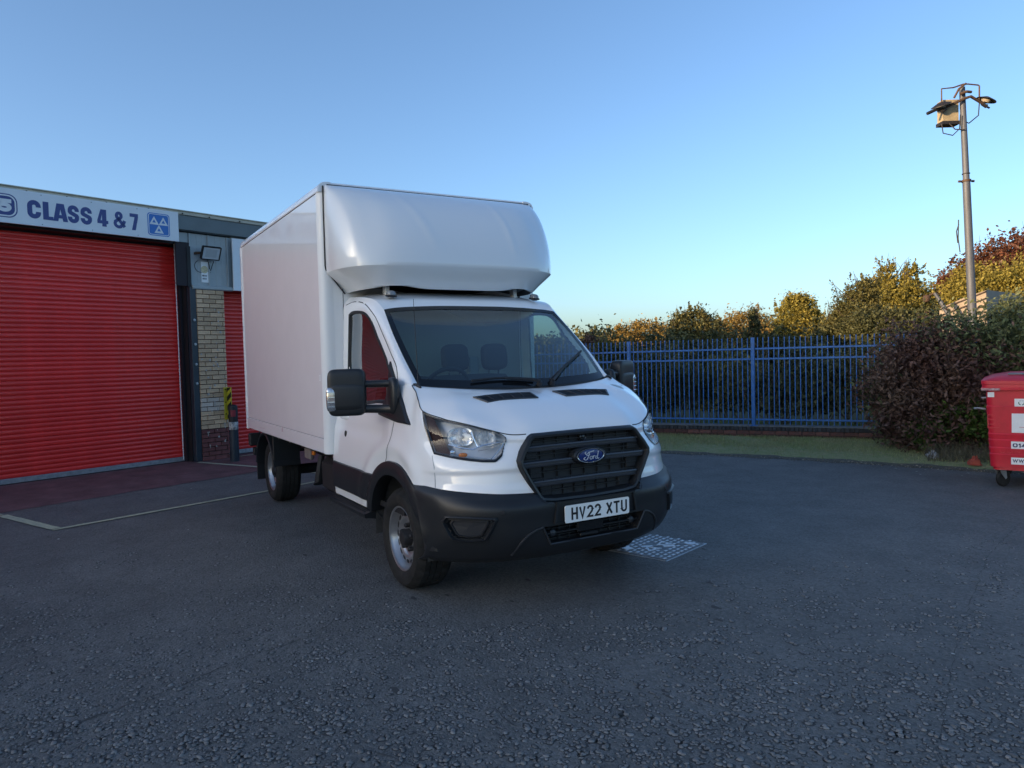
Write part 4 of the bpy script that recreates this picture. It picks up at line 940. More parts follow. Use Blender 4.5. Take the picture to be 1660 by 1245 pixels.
# ---- bumper
def brow(xs,z,xe,ye=None,zs=None):
    zs=zs if zs is not None else [z]*9
    r=[(x,y,zz) for x,y,zz in zip(xs,BY,zs)]
    r.append((xe,ye or 1.018,zs[-1])); return r
BY=[0,.25,.41,.53,.65,.76,.87,.945,.99]
B0=[(x,y,z) for x,y,z in R0[:9]]+[(.36,1.012,.797)]
B1=brow([.997,.99,.968,.938,.896,.828,.735,.628,.505],.735,.39,1.02,[.722,.722,.722,.724,.727,.732,.738,.744,.75])
B2=brow([1.014,1.008,.995,.974,.936,.872,.772,.668,.54],.68,.425)
B3=brow([1.008,1.003,.992,.972,.934,.868,.768,.665,.54],.58,.47)
B4=brow([1.004,.998,.985,.962,.918,.845,.748,.65,.535],.48,.50,1.012)
B5=brow([.985,.98,.962,.93,.88,.805,.70,.60,.50],.40,.49,.985)
B6=brow([.93,.925,.905,.865,.81,.74,.63,.53,.44],.335,.42,.95)
B7=brow([.80,.80,.79,.76,.71,.64,.53,.43,.36],.295,.34,.90)
BUM=grid([B7,B6,B5,B4,B3,B2,B1,B0],10,8)
# ---- bonnet: coons
cowl=cr([(.205,0,1.372),(.195,.3,1.376),(.165,.55,1.388),(.118,.72,1.402),(.066,.825,1.418)],10)
front=cr(T[:7],10); side=cr(T[6:11]+[(.066,.825,1.418)],10)
cline=cr([(.865,0,1.115),(.845,0,1.158),(.79,0,1.207),(.70,0,1.255),(.56,0,1.305),(.40,0,1.342),(.205,0,1.372)],8)
def coons(L,Rr,F,B,nu,nv):
    # L,Rr: curves at v=0 and v=1 along u ; F,B: curves at u=0,u=1 along v
    L=resamp(L,nu);Rr=resamp(Rr,nu);F=resamp(F,nv);B=resamp(B,nv)
    u=np.linspace(0,1,nu)[:,None,None]; v=np.linspace(0,1,nv)[None,:,None]
    return (1-v)*L[:,None]+v*Rr[:,None]+(1-u)*F[None]+u*B[None]-((1-u)*(1-v)*F[0]+(1-u)*v*F[-1]+u*(1-v)*B[0]+u*v*B[-1])
BON=coons(cline,side,front,cowl,40,36)
# crown + side ridge
u=np.linspace(0,1,40)[:,None]; v=np.linspace(0,1,36)[None]
BON[...,2]+=.022*np.sin(np.pi*u)**.8*(np.sin(np.pi*np.clip(v,0,1))**1.0)
BON[...,2]+=.010*np.exp(-((v-.80+.10*u)/.07)**2)*np.sin(np.pi*np.clip(u*1.05,0,1))
# ---- windscreen
wbase=cr([(.188,0,1.385),(.178,.3,1.389),(.148,.55,1.401),(.104,.72,1.414),(.054,.818,1.428)],10)
wtop=cr([(-.668,0,2.042),(-.665,.3,2.040),(-.655,.55,2.030),(-.637,.72,2.016),(-.617,.797,2.002)],10)
wl=np.array([(.188,0,1.385),(-.668,0,2.042)]); wr=np.array([(.054,.818,1.428),(-.17,.83,1.63),(-.40,.822,1.825),(-.617,.797,2.002)])
WS=coons(wl,cr(wr,8),wbase,wtop,30,30)
u=np.linspace(0,1,30)[:,None]; v=np.linspace(0,1,30)[None]
b=.022*np.sin(np.pi*u)*np.sqrt(np.clip(1-v**2,0,1))
WS[...,0]+=b*.6; WS[...,2]+=b*.8
# ---- side upper
Elow=[(.07,.868,1.43)]+[(x,.905,1.43) for x in (-.10,-.32,-.54,-.74,-.9,-1.1,-1.35)]
Ctop=[(.054,.818,1.428),(-.17,.83,1.63),(-.40,.822,1.825),(-.617,.797,2.002),(-.70,.812,2.062),(-.80,.822,2.100),(-1.05,.83,2.135),(-1.35,.83,2.155)]
E1=[(.062,.862,1.435),(-.14,.900,1.50),(-.36,.897,1.57),(-.57,.895,1.64),(-.74,.897,1.66),(-.88,.899,1.68),(-1.09,.90,1.69),(-1.35,.90,1.69)]
E2=[(.058,.850,1.436),(-.16,.880,1.58),(-.39,.872,1.72),(-.60,.872,1.84),(-.73,.882,1.90),(-.85,.886,1.92),(-1.07,.888,1.94),(-1.35,.888,1.95)]
E3=[(.056,.838,1.434),(-.167,.862,1.618),(-.398,.852,1.80),(-.612,.846,1.960),(-.716,.862,2.018),(-.83,.872,2.050),(-1.07,.878,2.080),(-1.35,.878,2.095)]
SID=grid([Elow,E1,E2,E3,Ctop],10,10)
# ---- roof
def rrow(xc,zc,e):
    xe,ye,ze=e
    return [(xc+(xe-xc)*f**2*.9 if f<1 else xe, ye*f, zc+(ze-zc)*(f**4)) for f in (0,.3,.6,.82,.93,1)]
ROOF=grid([[( -.668,0,2.042),(-.667,.24,2.041),(-.657,.48,2.034),(-.645,.65,2.023),(-.630,.74,2.011),(-.617,.797,2.002)],
 rrow(-.735,2.096,Ctop[4]),rrow(-.83,2.132,Ctop[5]),rrow(-1.05,2.185,Ctop[6]),rrow(-1.35,2.21,Ctop[7])],5,6)

# relief pressed into the wings, doors and front panel
def relief(G):
    x,y,z=G[...,0].copy(),G[...,1].copy(),G[...,2].copy(); fl=np.clip((.45-x)/.12,0,1)
    r=np.hypot(x,z-.345); G[...,1]+=fl*.013*np.exp(-((r-.66)/.055)**2)*np.clip((z-.45)/.2,0,1)
    G[...,1]-=np.clip((-.10-x)/.15,0,1)*np.clip((x+1.33)/.12,0,1)*.012*np.exp(-((z-1.07)/.055)**2)
    fr=np.clip((x-.42)/.12,0,1)*np.clip((y-.42)/.08,0,1); k=.006*np.tanh((z-.895+.05*(y-.65))/.010)*fr*np.clip((.98-z)/.06,0,1)*np.clip((z-.78)/.04,0,1)
    G[...,0]+=k; G[...,1]+=k*.5
    return G
FAS=relief(FAS); LOW=relief(LOW)
M_dgrey=mat('dark_grey_plastic',(.026,.028,.033),.42)
M_bowl=mat('bright_reflector',(.92,.93,.94),.22,metal=.75)
M_bar=mat('satin_black_bar',(.048,.052,.060),.25)
M_script=mat('bright_script',(.80,.82,.85),.3,metal=.6)
van=thing('box_van','white box van with black bumper and grille parked nose towards the camera','van',(-1.2,0,0))
VO=np.array([-1.2,0,0])
def vb(b,name,m,parent=None,smooth=35):
    """build in van coordinates under the van (or one of its parts)"""
    if parent is None or parent is van:
        b.v=[(x-VO[0],y,z) for x,y,z in b.v]; return b.build(name,m,van,smooth)
    b.v=[(x-VO[0],y,z) for x,y,z in b.v]; return b.build(name,m,parent,smooth)
mir=lambda G:np.asarray(G)*np.array([1,-1,1])
def inpoly(x,y,P):
    P=np.asarray(P); r=np.zeros(np.shape(x),bool); j=len(P)-1
    for i in range(len(P)):
        xi,yi=P[i];xj,yj=P[j]
        c=((yi>y)!=(yj>y))&(x<(xj-xi)*(y-yi)/(yj-yi+1e-12)+xi); r^=c; j=i
    return r
def gridfaces(G,keep):
    R,C=G.shape[:2]; b=MB(); f=[]
    for i in range(R-1):
        for j in range(C-1):
            if keep[i,j]: f.append((i*C+j,(i+1)*C+j,(i+1)*C+j+1,i*C+j+1))
    used=sorted({k for q in f for k in q}); mp={k:n for n,k in enumerate(used)}; V=G.reshape(-1,3)
    return b.add(V[used],[tuple(mp[k] for k in q) for q in f])
def cen(G): return (G[:-1,:-1]+G[1:,:-1]+G[1:,1:]+G[:-1,1:])/4
# outlines
DOOR=[(-1.285,2.085),(-1.096,2.100),(-.841,2.062),(-.685,1.983),(-.488,1.816),(-.32,1.68),(-.162,1.558),(-.113,1.47),(-.062,1.38),(-.042,1.242),(-.040,1.15),(-.040,1.05),(-.075,.973),(-.105,.908),(-.145,.865),(-.30,.78),(-.42,.62),(-.46,.50),(-1.285,.50)]
WIN=[(-1.187,2.000),(-1.107,2.015),(-.915,2.008),(-.809,1.988),(-.713,1.938),(-.564,1.795),(-.440,1.694),(-.333,1.604),(-.261,1.518),(-.247,1.40),(-.262,1.315),(-.466,1.292),(-.743,1.269),(-1.079,1.25),(-1.18,1.262)]
GR_=[(.405,1.114),(.435,1.098),(.500,1.01),(.529,.958),(.527,.925),(.470,.82),(.402,.712),(.375,.690),(.288,.678),(0,.672)]
GRL=GR_+[(-y,z) for y,z in GR_[::-1][1:]]
GRL_full=GRL+[( -.2,1.116),(0,1.1165),(.2,1.116)]
gy=lambda k:[(y*(1-k/.5),.9+(z-.9)*(1-k/.22)) for y,z in GRL_full]
LG=[(.412,.541),(.352,.424),(0,.418),(-.352,.424),(-.412,.541),(0,.548)]
# ---- flank, fascia
sidepts=np.concatenate([FAS[:,9*12-14:].reshape(-1,3),LOW.reshape(-1,3),SID.reshape(-1,3)])
def side_y(x,z):
    d=(sidepts[:,0]-x)**2+(sidepts[:,2]-z)**2; k=np.argpartition(d,6)[:6]; w_=1/(d[k]+1e-6); return float((sidepts[k,1]*w_).sum()/w_.sum())
def S(c,r):
    """fascia surface at key coordinates: column c, row r"""
    u=np.clip(r*12,0,FAS.shape[0]-1.001); v=np.clip(c*12,0,FAS.shape[1]-1.001); i,j=int(u),int(v); a,b_=u-i,v-j
    return (1-a)*((1-b_)*FAS[i,j]+b_*FAS[i,j+1])+a*((1-b_)*FAS[i+1,j]+b_*FAS[i+1,j+1])
def BS(c,r):
    u=np.clip(r*8,0,BUM.shape[0]-1.001); v=np.clip(c*10,0,BUM.shape[1]-1.001); i,j=int(u),int(v); a,b_=u-i,v-j
    return (1-a)*((1-b_)*BUM[i,j]+b_*BUM[i,j+1])+a*((1-b_)*BUM[i+1,j]+b_*BUM[i+1,j+1])
HT=[(7.0,4.97),(6,4.97),(5,4.97),(4,4.97),(3.55,4.93),(3.36,4.7),(3.28,4.3),(3.255,3.9)]
HB=[(6.95,2.40),(6.2,2.24),(5.4,2.07),(4.6,1.96),(4.0,1.95),(3.62,2.28),(3.39,2.85),(3.275,3.4)]
HPOLY=HT+HB[::-1]
c_=cen(FAS); R,C=FAS.shape[:2]
rk=(np.arange(R-1)[:,None]+.5)/12*np.ones(C-1); ck=(np.arange(C-1)[None]+.5)/12*np.ones((R-1,1))
hole_h=inpoly(ck,rk,[(3.28+(x-3.28)*.985,(y-3.4)*.965+3.4) for x,y in HPOLY])
hole_g=inpoly(c_[...,1],c_[...,2],gy(.015))&(ck<4.2)
flank=(ck>8.2)
isdoor=inpoly(c_[...,0],c_[...,2],DOOR)&flank
iswin=inpoly(c_[...,0],c_[...,2],WIN)&flank
arch=((c_[...,0]**2+(c_[...,2]-.345)**2)<.50**2)
cl_=cen(LOW); archL=((cl_[...,0]**2+(cl_[...,2]-.345)**2)<.50**2); doorL=inpoly(cl_[...,0],cl_[...,2],DOOR); lowok=(cl_[...,2]>.49)
cs_=cen(SID); doorS=inpoly(cs_[...,0],cs_[...,2],DOOR); winS=inpoly(cs_[...,0],cs_[...,2],WIN)
body=MB(); doors={}
for sgn in (-1,1):
    T_=(lambda G:G) if sgn>0 else mir
    for G,k in ((FAS,~hole_h&~hole_g&~isdoor&~arch),(LOW,~archL&~doorL&lowok),(SID,~doorS)):
        q=gridfaces(T_(G),k); body.add(q.v,q.f)
    d=MB()
    for G,k in ((FAS,isdoor&~iswin&~arch),(LOW,doorL&~archL&lowok),(SID,doorS&~winS)):
        q=gridfaces(T_(G),k); d.add(q.v,q.f)
    doors[sgn]=vb(d,'door',M_white,None,45)
    body.add(T_(ROOF).reshape(-1,3),MB().grid(ROOF).f)
bo_=vb(body,'cab_body',M_white,None,45)
# door shut lines, glass, seals
DL=np.array(cr(DOOR[:-1],4))
for sgn in (-1,1):
    def sp(x,z,o): return (x,sgn*(side_y(x,z)+o),z)
    P=DL; dv=np.gradient(P,axis=0); dv/=np.linalg.norm(dv,axis=1)[:,None]+1e-9; nn=np.stack([-dv[:,1],dv[:,0]],1); wd=.0035
    G=np.array([[sp(*(p+n_*wd),.0015) for p,n_ in zip(P,nn)],[sp(*(p-n_*wd),.0015) for p,n_ in zip(P,nn)]])
    vb(MB().grid(G),'door_gap',M_blkm,doors[sgn],0)
    # glass
    Wp=np.array(WIN); zs=np.linspace(1.252,2.012,16); G=[]
    for z in zs:
        xsn=[]
        for i in range(len(Wp)):
            a,b_=Wp[i],Wp[(i+1)%len(Wp)]
            if (a[1]-z)*(b_[1]-z)<=0 and a[1]!=b_[1]: xsn.append(a[0]+(z-a[1])/(b_[1]-a[1])*(b_[0]-a[0]))
        lo,hi=min(xsn),max(xsn); G.append([(x,sgn*(side_y(x,z)-.010),z) for x in np.linspace(lo,hi,12)])
    vb(MB().grid(np.array(G)),'side_window',M_sideg,doors[sgn],60)
    Q=np.array(cr(WIN+[WIN[0]],4))[:-1]; cx,cz=Q.mean(0); dv=np.roll(Q,-1,0)-np.roll(Q,1,0); dv/=np.linalg.norm(dv,axis=1)[:,None]; nn=np.stack([-dv[:,1],dv[:,0]],1)
    flip=1 if ((Q-[cx,cz])*nn).sum()<0 else -1
    nn=nn*flip
    G=np.array([[sp(*(q-n_*.006),.001) for q,n_ in zip(Q,nn)],[sp(*(q-n_*.002),.005) for q,n_ in zip(Q,nn)],[sp(*(q+n_*.016),.003) for q,n_ in zip(Q,nn)],[sp(*(q+n_*.022),-.012) for q,n_ in zip(Q,nn)]])
    vb(MB().grid(G,closed_v=True),'window_seal',M_blkm,doors[sgn],40)
    # lock and handle
    vb(MB().superell((-1.041,sgn*(side_y(-1.041,1.016)+.002),1.016),[(.020,0,0),(0,.010,0),(0,0,.027)],2.2,14,8),'door_lock',M_blk,doors[sgn])
    vb(MB().superell((-1.13,sgn*(side_y(-1.13,1.15)-.004),1.15),[(.11,0,0),(0,.02,0),(0,0,.022)],3,16,8),'door_handle',M_white,doors[sgn])
    # mirror sail plate
    SP=[(-.262,1.600),(-.15,1.49),(-.045,1.392),(.10,1.285),(.245,1.172),(.05,1.176),(-.083,1.186),(-.355,1.212),(-.275,1.31),(-.25,1.37),(-.255,1.50)]
    ctr=np.array(SP).mean(0); b=MB(); L0=[sp(x,z,.0) for x,z in SP]; L1=[sp(x,z,.012) for x,z in SP]; L2=[sp(*(ctr+(np.array(q)-ctr)*.88),.022) for q in SP]
    b.grid(np.array([L0,L1,L2]),closed_v=True); n=len(SP); b.add(L2+[sp(*ctr,.024)],[(i,(i+1)%n,n) for i in range(n)]); sail=vb(b,'mirror_plate',M_blk,doors[sgn],30)
    # black rubbing strip on the lower door
    xs_=np.linspace(-1.325,-.43,24); prof=[(.768,.0),(.762,.014),(.70,.020),(.60,.020),(.548,.014),(.540,.0)]
    G=np.array([[sp(max(-1.325,x) if True else 0,z,o) for x in xs_+(0)] for z,o in prof])
    # follow the wheel arch at the front end
    for i,(z,o) in enumerate(prof):
        xe=-math.sqrt(max(.55**2-(z-.345)**2,.01)); 
        for j,x in enumerate(np.linspace(-1.325,xe,24)): G[i,j]=sp(x,z,o)
    vb(MB().grid(G),'side_moulding',M_blk,doors[sgn],30)
    # sill and step under the door
    b=MB(); b.add([(-1.33,sgn*.99,.50),(-.45,sgn*.99,.50),(-.45,sgn*.93,.42),(-1.33,sgn*.93,.42)],[(0,1,2,3)]); vb(b,'sill',M_blkm,None,0)
    b=MB(); b.prism([(.985*sgn,.415),(1.055*sgn,.425),(1.06*sgn,.455),(1.00*sgn,.47),(.93*sgn,.465),(.93*sgn,.40)],(-1.33,0,0),(0,1,0),(0,0,1),(1,0,0),.86); st=vb(b,'side_step',M_blk,None,0)
    for k in range(3): vb(MB().box((-1.30,min(sgn*(1.00+.016*k),sgn*(1.006+.016*k)),.4695-.003*k),(-.52,max(sgn*(1.00+.016*k),sgn*(1.006+.016*k)),.474-.003*k)),'tread_rib',M_blkm,st,0)
# A lower white strip of the door below the moulding already belongs to the door skin
# ---- front wheel arch trims
for sgn in (-1,1):
    rings=[]
    for a in np.linspace(math.radians(4),math.radians(163),40):
        fr_=max(0,math.cos(a)); ro=.560+.035*fr_; ri=.462
        row=[]
        for r,o in ((ro,-.004),(ro-.004,.014),(ro-.03,.024),(ri+.03,.020),(ri,.012),(ri-.003,-.06),(ri+.01,-.10)):
            x,z=r*math.cos(a),.345+r*math.sin(a); x0=min(x,.36); yv=side_y(x0,max(z,.46))
            if x>.36: yv-=max(0,(x-.36))*.26
            row.append((x,sgn*(yv+o),z))
        rings.append(row)
    vb(MB().grid(np.array(rings)),'arch_trim',M_blk,None,40)
    wl_=MB(); G=[]
    for a in np.linspace(-.1,PI+.1,26): G.append([(.475*math.cos(a),sgn*y,.345+.475*math.sin(a)) for y in (.62,.80,.97)])
    wl_.grid(np.array(G)); wl_.add([(.475*math.cos(a),sgn*.62,.345+.475*math.sin(a)) for a in np.linspace(-.1,PI+.1,26)],[tuple(range(26))]); vb(wl_,'wheel_arch_liner',mat('grey_arch_liner',(.06,.055,.05),.9,var=.4,vscale=6) if 'grey_arch_liner' not in bpy.data.materials else bpy.data.materials['grey_arch_liner'],None,50)
# ---- bonnet with vents
bon=MB().grid(BON); bon.grid(mir(BON)[:,::-1]); bon=vb(bon,'bonnet',M_white,None,50)
def bonz(x,y):
    P=BON.reshape(-1,3); d=(P[:,0]-x)**2+(P[:,1]-abs(y))**2; k=np.argpartition(d,4)[:4]; w_=1/(d[k]+1e-6); return float((P[k,2]*w_).sum()/w_.sum())
for sgn in (-1,1):
    V4=[(.405,.565),(.380,.100),(.520,.122),(.505,.510)]
    def lerp(u,v): 
        a=np.array(V4[0])*(1-u)+np.array(V4[1])*u; b_=np.array(V4[3])*(1-u)+np.array(V4[2])*u; return a*(1-v)+b_*v
    G=np.array([[(*(lambda p:(p[0],sgn*p[1],bonz(*p)+.004))(lerp(u,v)),) for u in np.linspace(0,1,14)] for v in np.linspace(0,1,5)])
    ve=vb(MB().grid(G),'bonnet_vent',M_blkm,bon,50)
    b=MB(); ringp=[lerp(u,v) for u,v in [(0,0),(.25,0),(.5,0),(.75,0),(1,0),(1,.5),(1,1),(.75,1),(.5,1),(.25,1),(0,1),(0,.5)]]; cc=np.mean(ringp,0)
    f=lambda p,o:(p[0],sgn*p[1],bonz(*p)+o)
    L=[[f(cc+(p-cc)*1.03,.0) for p in ringp],[f(cc+(p-cc)*1.02,.008) for p in ringp],[f(cc+(p-cc)*.955,.008) for p in ringp],[f(cc+(p-cc)*.95,.003) for p in ringp]]
    vb(b.grid(np.array(L),closed_v=True),'vent_frame',M_dgrey,ve,30)
    for u in (.2,.4,.6,.8): vb(MB().tube([f(lerp(u,.05),.007),f(lerp(u-.03,.5),.008),f(lerp(u-.06,.95),.007)],.004,5),'vent_bar',M_dgrey,ve)
    for v in (.25,.45,.65,.82): vb(MB().tube([f(lerp(u,v),.0055) for u in np.linspace(.03,.97,8)],.0028,4),'vent_slat',M_blk,ve)
# gap line at the leading and side edges of the bonnet
P=np.concatenate([front,side[1:]])
for sgn in (-1,1):
    k=[p for p in P if not (.0<1 and p[1]<.43 and p[2]<1.118)]
    vb(MB().tube([(p[0]+.001,sgn*(p[1]+.0008),p[2]+.0008) for p in k[:-1]],.0032,5),'panel_gap',M_blkm,bon)
    # seam between wing and front panel
    k=[S(c,r) for c,r in ((7.12,2.3),(7.15,1.6),(7.2,.9),(7.25,.02))]
    vb(MB().tube([(p[0]+.0006,sgn*(p[1]+.0008),p[2]) for p in k],.0022,5),'panel_gap',mat('seam_grey',(.30,.31,.33),.6) if 'seam_grey' not in bpy.data.materials else bpy.data.materials['seam_grey'],bo_)
# ---- windscreen, border, cowl
ws=MB().grid(WS); ws.grid(mir(WS)[:,::-1]); ws=vb(ws,'windscreen',M_screen,None,60)
def wsp(u,v,o=.0): # u 0 base..1 top ; v -1..1
    a=np.clip(u,0,1)*(WS.shape[0]-1.001); b_=min(abs(v),1)*(WS.shape[1]-1.001); i,j=int(a),int(b_); s,t=a-i,b_-j
    p=(1-s)*((1-t)*WS[i,j]+t*WS[i,j+1])+s*((1-t)*WS[i+1,j]+t*WS[i+1,j+1]); p=p+np.array([.62,0,.78])*o; return np.array([p[0],p[1]*(1 if v>=0 else -1),p[2]])
M_frit=mat('black_glass_border',(.008,.009,.011),.10)
loop=[]
N=16
outer=[(0,v) for v in np.linspace(-1,1,2*N)]+[(u,1) for u in np.linspace(0,1,N)[1:]]+[(1,v) for v in np.linspace(1,-1,2*N)[1:]]+[(u,-1) for u in np.linspace(1,0,N)[1:-1]]
def inn(u,v): return (.075+u*(.945-.075)+(.03*(1-abs(v))**1 if u<.01 else 0)*0,v*.945)
G=np.array([[wsp(u,v,.003) for u,v in outer],[wsp(*inn(u,v),.003) for u,v in outer]])
vb(MB().grid(G,closed_v=True),'glass_border',M_frit,ws,60)
vb(MB().grid(np.array([[wsp(u,v,-.006) for v in np.linspace(-(.40-.27*(1-u)/.25),(.40-.27*(1-u)/.25),12)] for u in np.linspace(.75,.99,8)])),'sensor_cover',M_blkm,ws,0)
# cowl panel between bonnet and screen
cw=np.concatenate([mir(cowl)[::-1][:-1],cowl]); wb=np.concatenate([mir(wbase)[::-1][:-1],wbase]); wb=resamp(wb,len(cw))
vb(MB().grid(np.array([cw+[0,0,.002],(cw+wb)/2+[0,0,-.008],wb+[0,0,.002]])),'cowl_panel',M_blkm,None,50)
# pillar side garnish at the foot of each pillar
for sgn in (-1,1): vb(MB().superell((.085,sgn*.842,1.418),[(.05,-.01*sgn,-.012),(0,.012,0),(.012,0,.022)],2.6,12,8),'pillar_foot',M_blk,None)
# wipers
def wiper(p0,pts,blade):
    b=MB(); b.lathe([(0,0),(.022,0),(.02,.03),(0,.035)],p0,(.6,0,.8),12); b.tube([np.array(p0)+[.02,0,.03]]+pts,[.013,.011,.008]+[.008]*(len(pts)-2),6); w_=vb(b,'wiper',M_blkm,None)
    vb(MB().tube(blade,.0095,6),'wiper_blade',M_blkm,w_)
bl1=[wsp(.05+.025*math.sin(t*PI),v,.022) for t,v in zip(np.linspace(0,1,9),np.linspace(-.52,.10,9))]
wiper(wsp(.0,.12,.012),[wsp(.045,.02,.03),wsp(.06,-.20,.032)],bl1)
bl2=[wsp(u,v,.022) for u,v in zip(np.linspace(.035,.33,8),np.linspace(.26,.86,8))]
wiper(wsp(.0,.26,.012),[wsp(.09,.40,.032),wsp(.18,.55,.034)],bl2)
# ---- grille
def gx(z): return np.interp(z,[.67,.75,.95,1.115],[.935,.928,.915,.882])
def surf_x(y,z):
    y=abs(y); A=np.concatenate([FAS[:,:60].reshape(-1,3),BUM[24:,:60].reshape(-1,3)]); d=(A[:,1]-y)**2+(A[:,2]-z)**2; k=np.argpartition(d,4)[:4]; w_=1/(d[k]+1e-7); return float((A[k,0]*w_).sum()/w_.sum())
OUT=np.array(GRL_full[::1]); cc=np.array([0,.9])
def rs(P,n=4):
    P=np.asarray(P); Q=[]
    for i in range(len(P)):
        for t in np.linspace(0,1,n,endpoint=False): Q.append(P[i]*(1-t)+P[(i+1)%len(P)]*t)
    return np.array(Q)
OD=rs(OUT,3)
def inset(P,w_):
    d=np.roll(P,-1,0)-np.roll(P,1,0); d/=np.linalg.norm(d,axis=1)[:,None]; nn=np.stack([-d[:,1],d[:,0]],1)
    s=1 if ((P-cc)*nn).sum()<0 else -1; return P+nn*s*w_
def loopx(P,dx,base=None): return [(gx(z)+dx,y,z) for y,z in P]
L0=[(surf_x(y,z)+.004,y,z) for y,z in inset(OD,-.006)]
L=[L0,loopx(inset(OD,.002),.016),loopx(inset(OD,.010),.022),loopx(inset(OD,.024),.018),loopx(inset(OD,.030),.004),loopx(inset(OD,.036),-.045)]
for i,(p,q) in enumerate(zip(L[0],L[1])):
    if p[0]<q[0]-.03: pass
gri=vb(MB().grid(np.array(L),closed_v=True),'grille',M_blk,None,30)
b=MB(); b.add([(gx(z)-.046,y,z) for y,z in inset(OD,.034)],[tuple(range(len(OD)))]); vb(b,'grille_backing',M_blkm,gri,0)
def halfw_g(z):
    ys=[]; P=inset(OD,.030)
    for i in range(len(P)):
        a,b_=P[i],P[(i+1)%len(P)]
        if (a[1]-z)*(b_[1]-z)<=0 and a[1]!=b_[1]: ys.append(abs(a[0]+(z-a[1])/(b_[1]-a[1])*(b_[0]-a[0])))
    return max(ys) if ys else .3
for zc,dx in ((1.026,.012),(.930,.014),(.805,.012)):
    n=20; hw=halfw_g(zc)-.004
    prof=[(-.035,-.018),(.0,-.019),(.004,-.012),(-.006,-.009),(-.006,.006),(.004,.009),(.0,.018),(-.035,.019)]
    G=np.array([[(gx(zc)+dx+px_-.02*(abs(t)**3),t*hw,zc+pz-.006*abs(t)**2) for t in np.linspace(-1,1,n)] for px_,pz in prof])
    vb(MB().grid(G),'grille_bar',M_bar,gri,20)
for za,zb_ in ((1.048,1.082),(.952,1.004),(.828,.908),(.712,.784)):
    z=(za+zb_)/2; hw=halfw_g(z)-.03
    for y in np.linspace(-hw,hw,9):
        vb(MB().box((gx(z)-.046,y-.002,za),(gx(z)-.034,y+.002,zb_)),'grille_divider',M_blk,gri,0)
    vb(MB().box((gx(z)-.046,-hw,z-.003),(gx(z)-.024,hw,z+.003)),'grille_slat',M_blk,gri,0)
    if zb_<1.04:
        for s in (-1,1):
            vb(MB().bbox((gx(z)-.045,min(s*hw,s*(hw-.085)),za+.004),(gx(z)-.030,max(s*hw,s*(hw-.085)),zb_-.004),.004),'grille_blank',M_blkm,gri,0)
vb(MB().lathe([(0,0),(.030,0),(.030,.03),(.022,.036),(.014,.030),(0,.033)],(gx(1.066)-.045,0,1.066),(1,0,0),18),'front_camera',M_gloss,gri,40)
# badge
bx_=.945
el=lambda a,b_,n=40:[(a*math.cos(t),b_*math.sin(t)) for t in np.linspace(0,2*PI,n,endpoint=False)]
b=MB(); G=[]
for s,dx in ((1.22,-.045),(1.16,.0),(1.02,.010)): G.append([(bx_+dx,.114*s*c,.952+.0475*s*1.06*d) for c,d in el(1,1)])
b.grid(np.array(G),closed_v=True); bp=vb(b,'badge_mount',M_blk,gri,40)
b=MB(); G=[]
for s,dx in ((1.0,.008),(.985,.014),(.93,.014),(.90,.0125)): G.append([(bx_+dx,.114*s*c if s==1 else (.114-(1-s)*.114*.9)*c,(.0475*s)*d+.952) for c,d in el(1,1)])
b.grid(np.array(G),closed_v=True); vb(b,'badge_rim',M_chrome,bp,30)
b=MB(); G=[]
for s,dx in ((.92,.0122),(.6,.0150),(.3,.0165),(.02,.017)): G.append([(bx_+dx,.106*s*c,.043*s*d+.952) for c,d in el(1,1)])
b.grid(np.array(G),closed_v=True); vb(b,'badge_face',M_badge,bp,60)
sx_,sz_=.118,.058; OX=bx_+.0172
script=[ # hand drawn script strokes in a unit box
 [(.16,.95),(.10,.78),(.16,.66),(.27,.72),(.34,.86),(.52,.92),(.70,.98)],[(.40,.88),(.33,.45),(.24,.12),(.12,.02),(.03,.12),(.04,.28),(.12,.34)],[(.17,.50),(.30,.52),(.42,.58)],
 [(.50,.40),(.43,.30),(.42,.14),(.48,.06),(.56,.14),(.57,.30),(.50,.40),(.60,.36)],[(.60,.36),(.66,.42),(.65,.26),(.62,.06)],[(.66,.34),(.72,.42),(.78,.40)],[(.90,.36),(.83,.34),(.79,.20),(.82,.08),(.90,.12),(.93,.30)],[(1.0,.92),(.95,.50),(.92,.18),(.97,.06),(1.04,.14)]]
b=MB()
for i,P in enumerate(script): b.stroke(cr(P,5),.0052 if i<3 else .0044,(OX-.0012,-.060,.924),(0,sx_,0),(0,0,sz_),(1,0,0),.002+.0003*i) if False else b.stroke([(x*sx_,z*sz_) for x,z in cr(P,5)],.0052 if i<3 else .0044,(OX-.0022,-.060,.924),(0,1,0),(0,0,1),(1,0,0),.002+.0003*i)
vb(b,'badge_script',M_script,bp,0)
# ---- bumper
cb_=cen(BUM); Rb,Cb=BUM.shape[:2]; ckb=(np.arange(Cb-1)[None]+.5)/10*np.ones((Rb-1,1)); rkb=(np.arange(Rb-1)[:,None]+.5)/8*np.ones(Cb-1)
hg=inpoly(cb_[...,1],cb_[...,2],gy(.004)); hl=inpoly(cb_[...,1],cb_[...,2],[(y*.985,.482+(z-.482)*.95) for y,z in LG])&(cb_[...,0]>.9)
fogo=[(7.07,4.12),(6.85,4.48),(5.65,4.5),(4.45,4.42),(4.38,4.30),(4.82,3.02),(5.58,2.86),(6.38,3.00),(6.55,3.15)]
hf=inpoly(ckb,rkb,[(5.7+(a-5.7)*.80,3.72+(c-3.72)*.72) for a,c in fogo])
b=gridfaces(BUM,~hg&~hl&~hf); q=gridfaces(mir(BUM),~hg&~hl&~hf); b.add(q.v,q.f)
bum=vb(b,'bumper',M_blk,None,50)
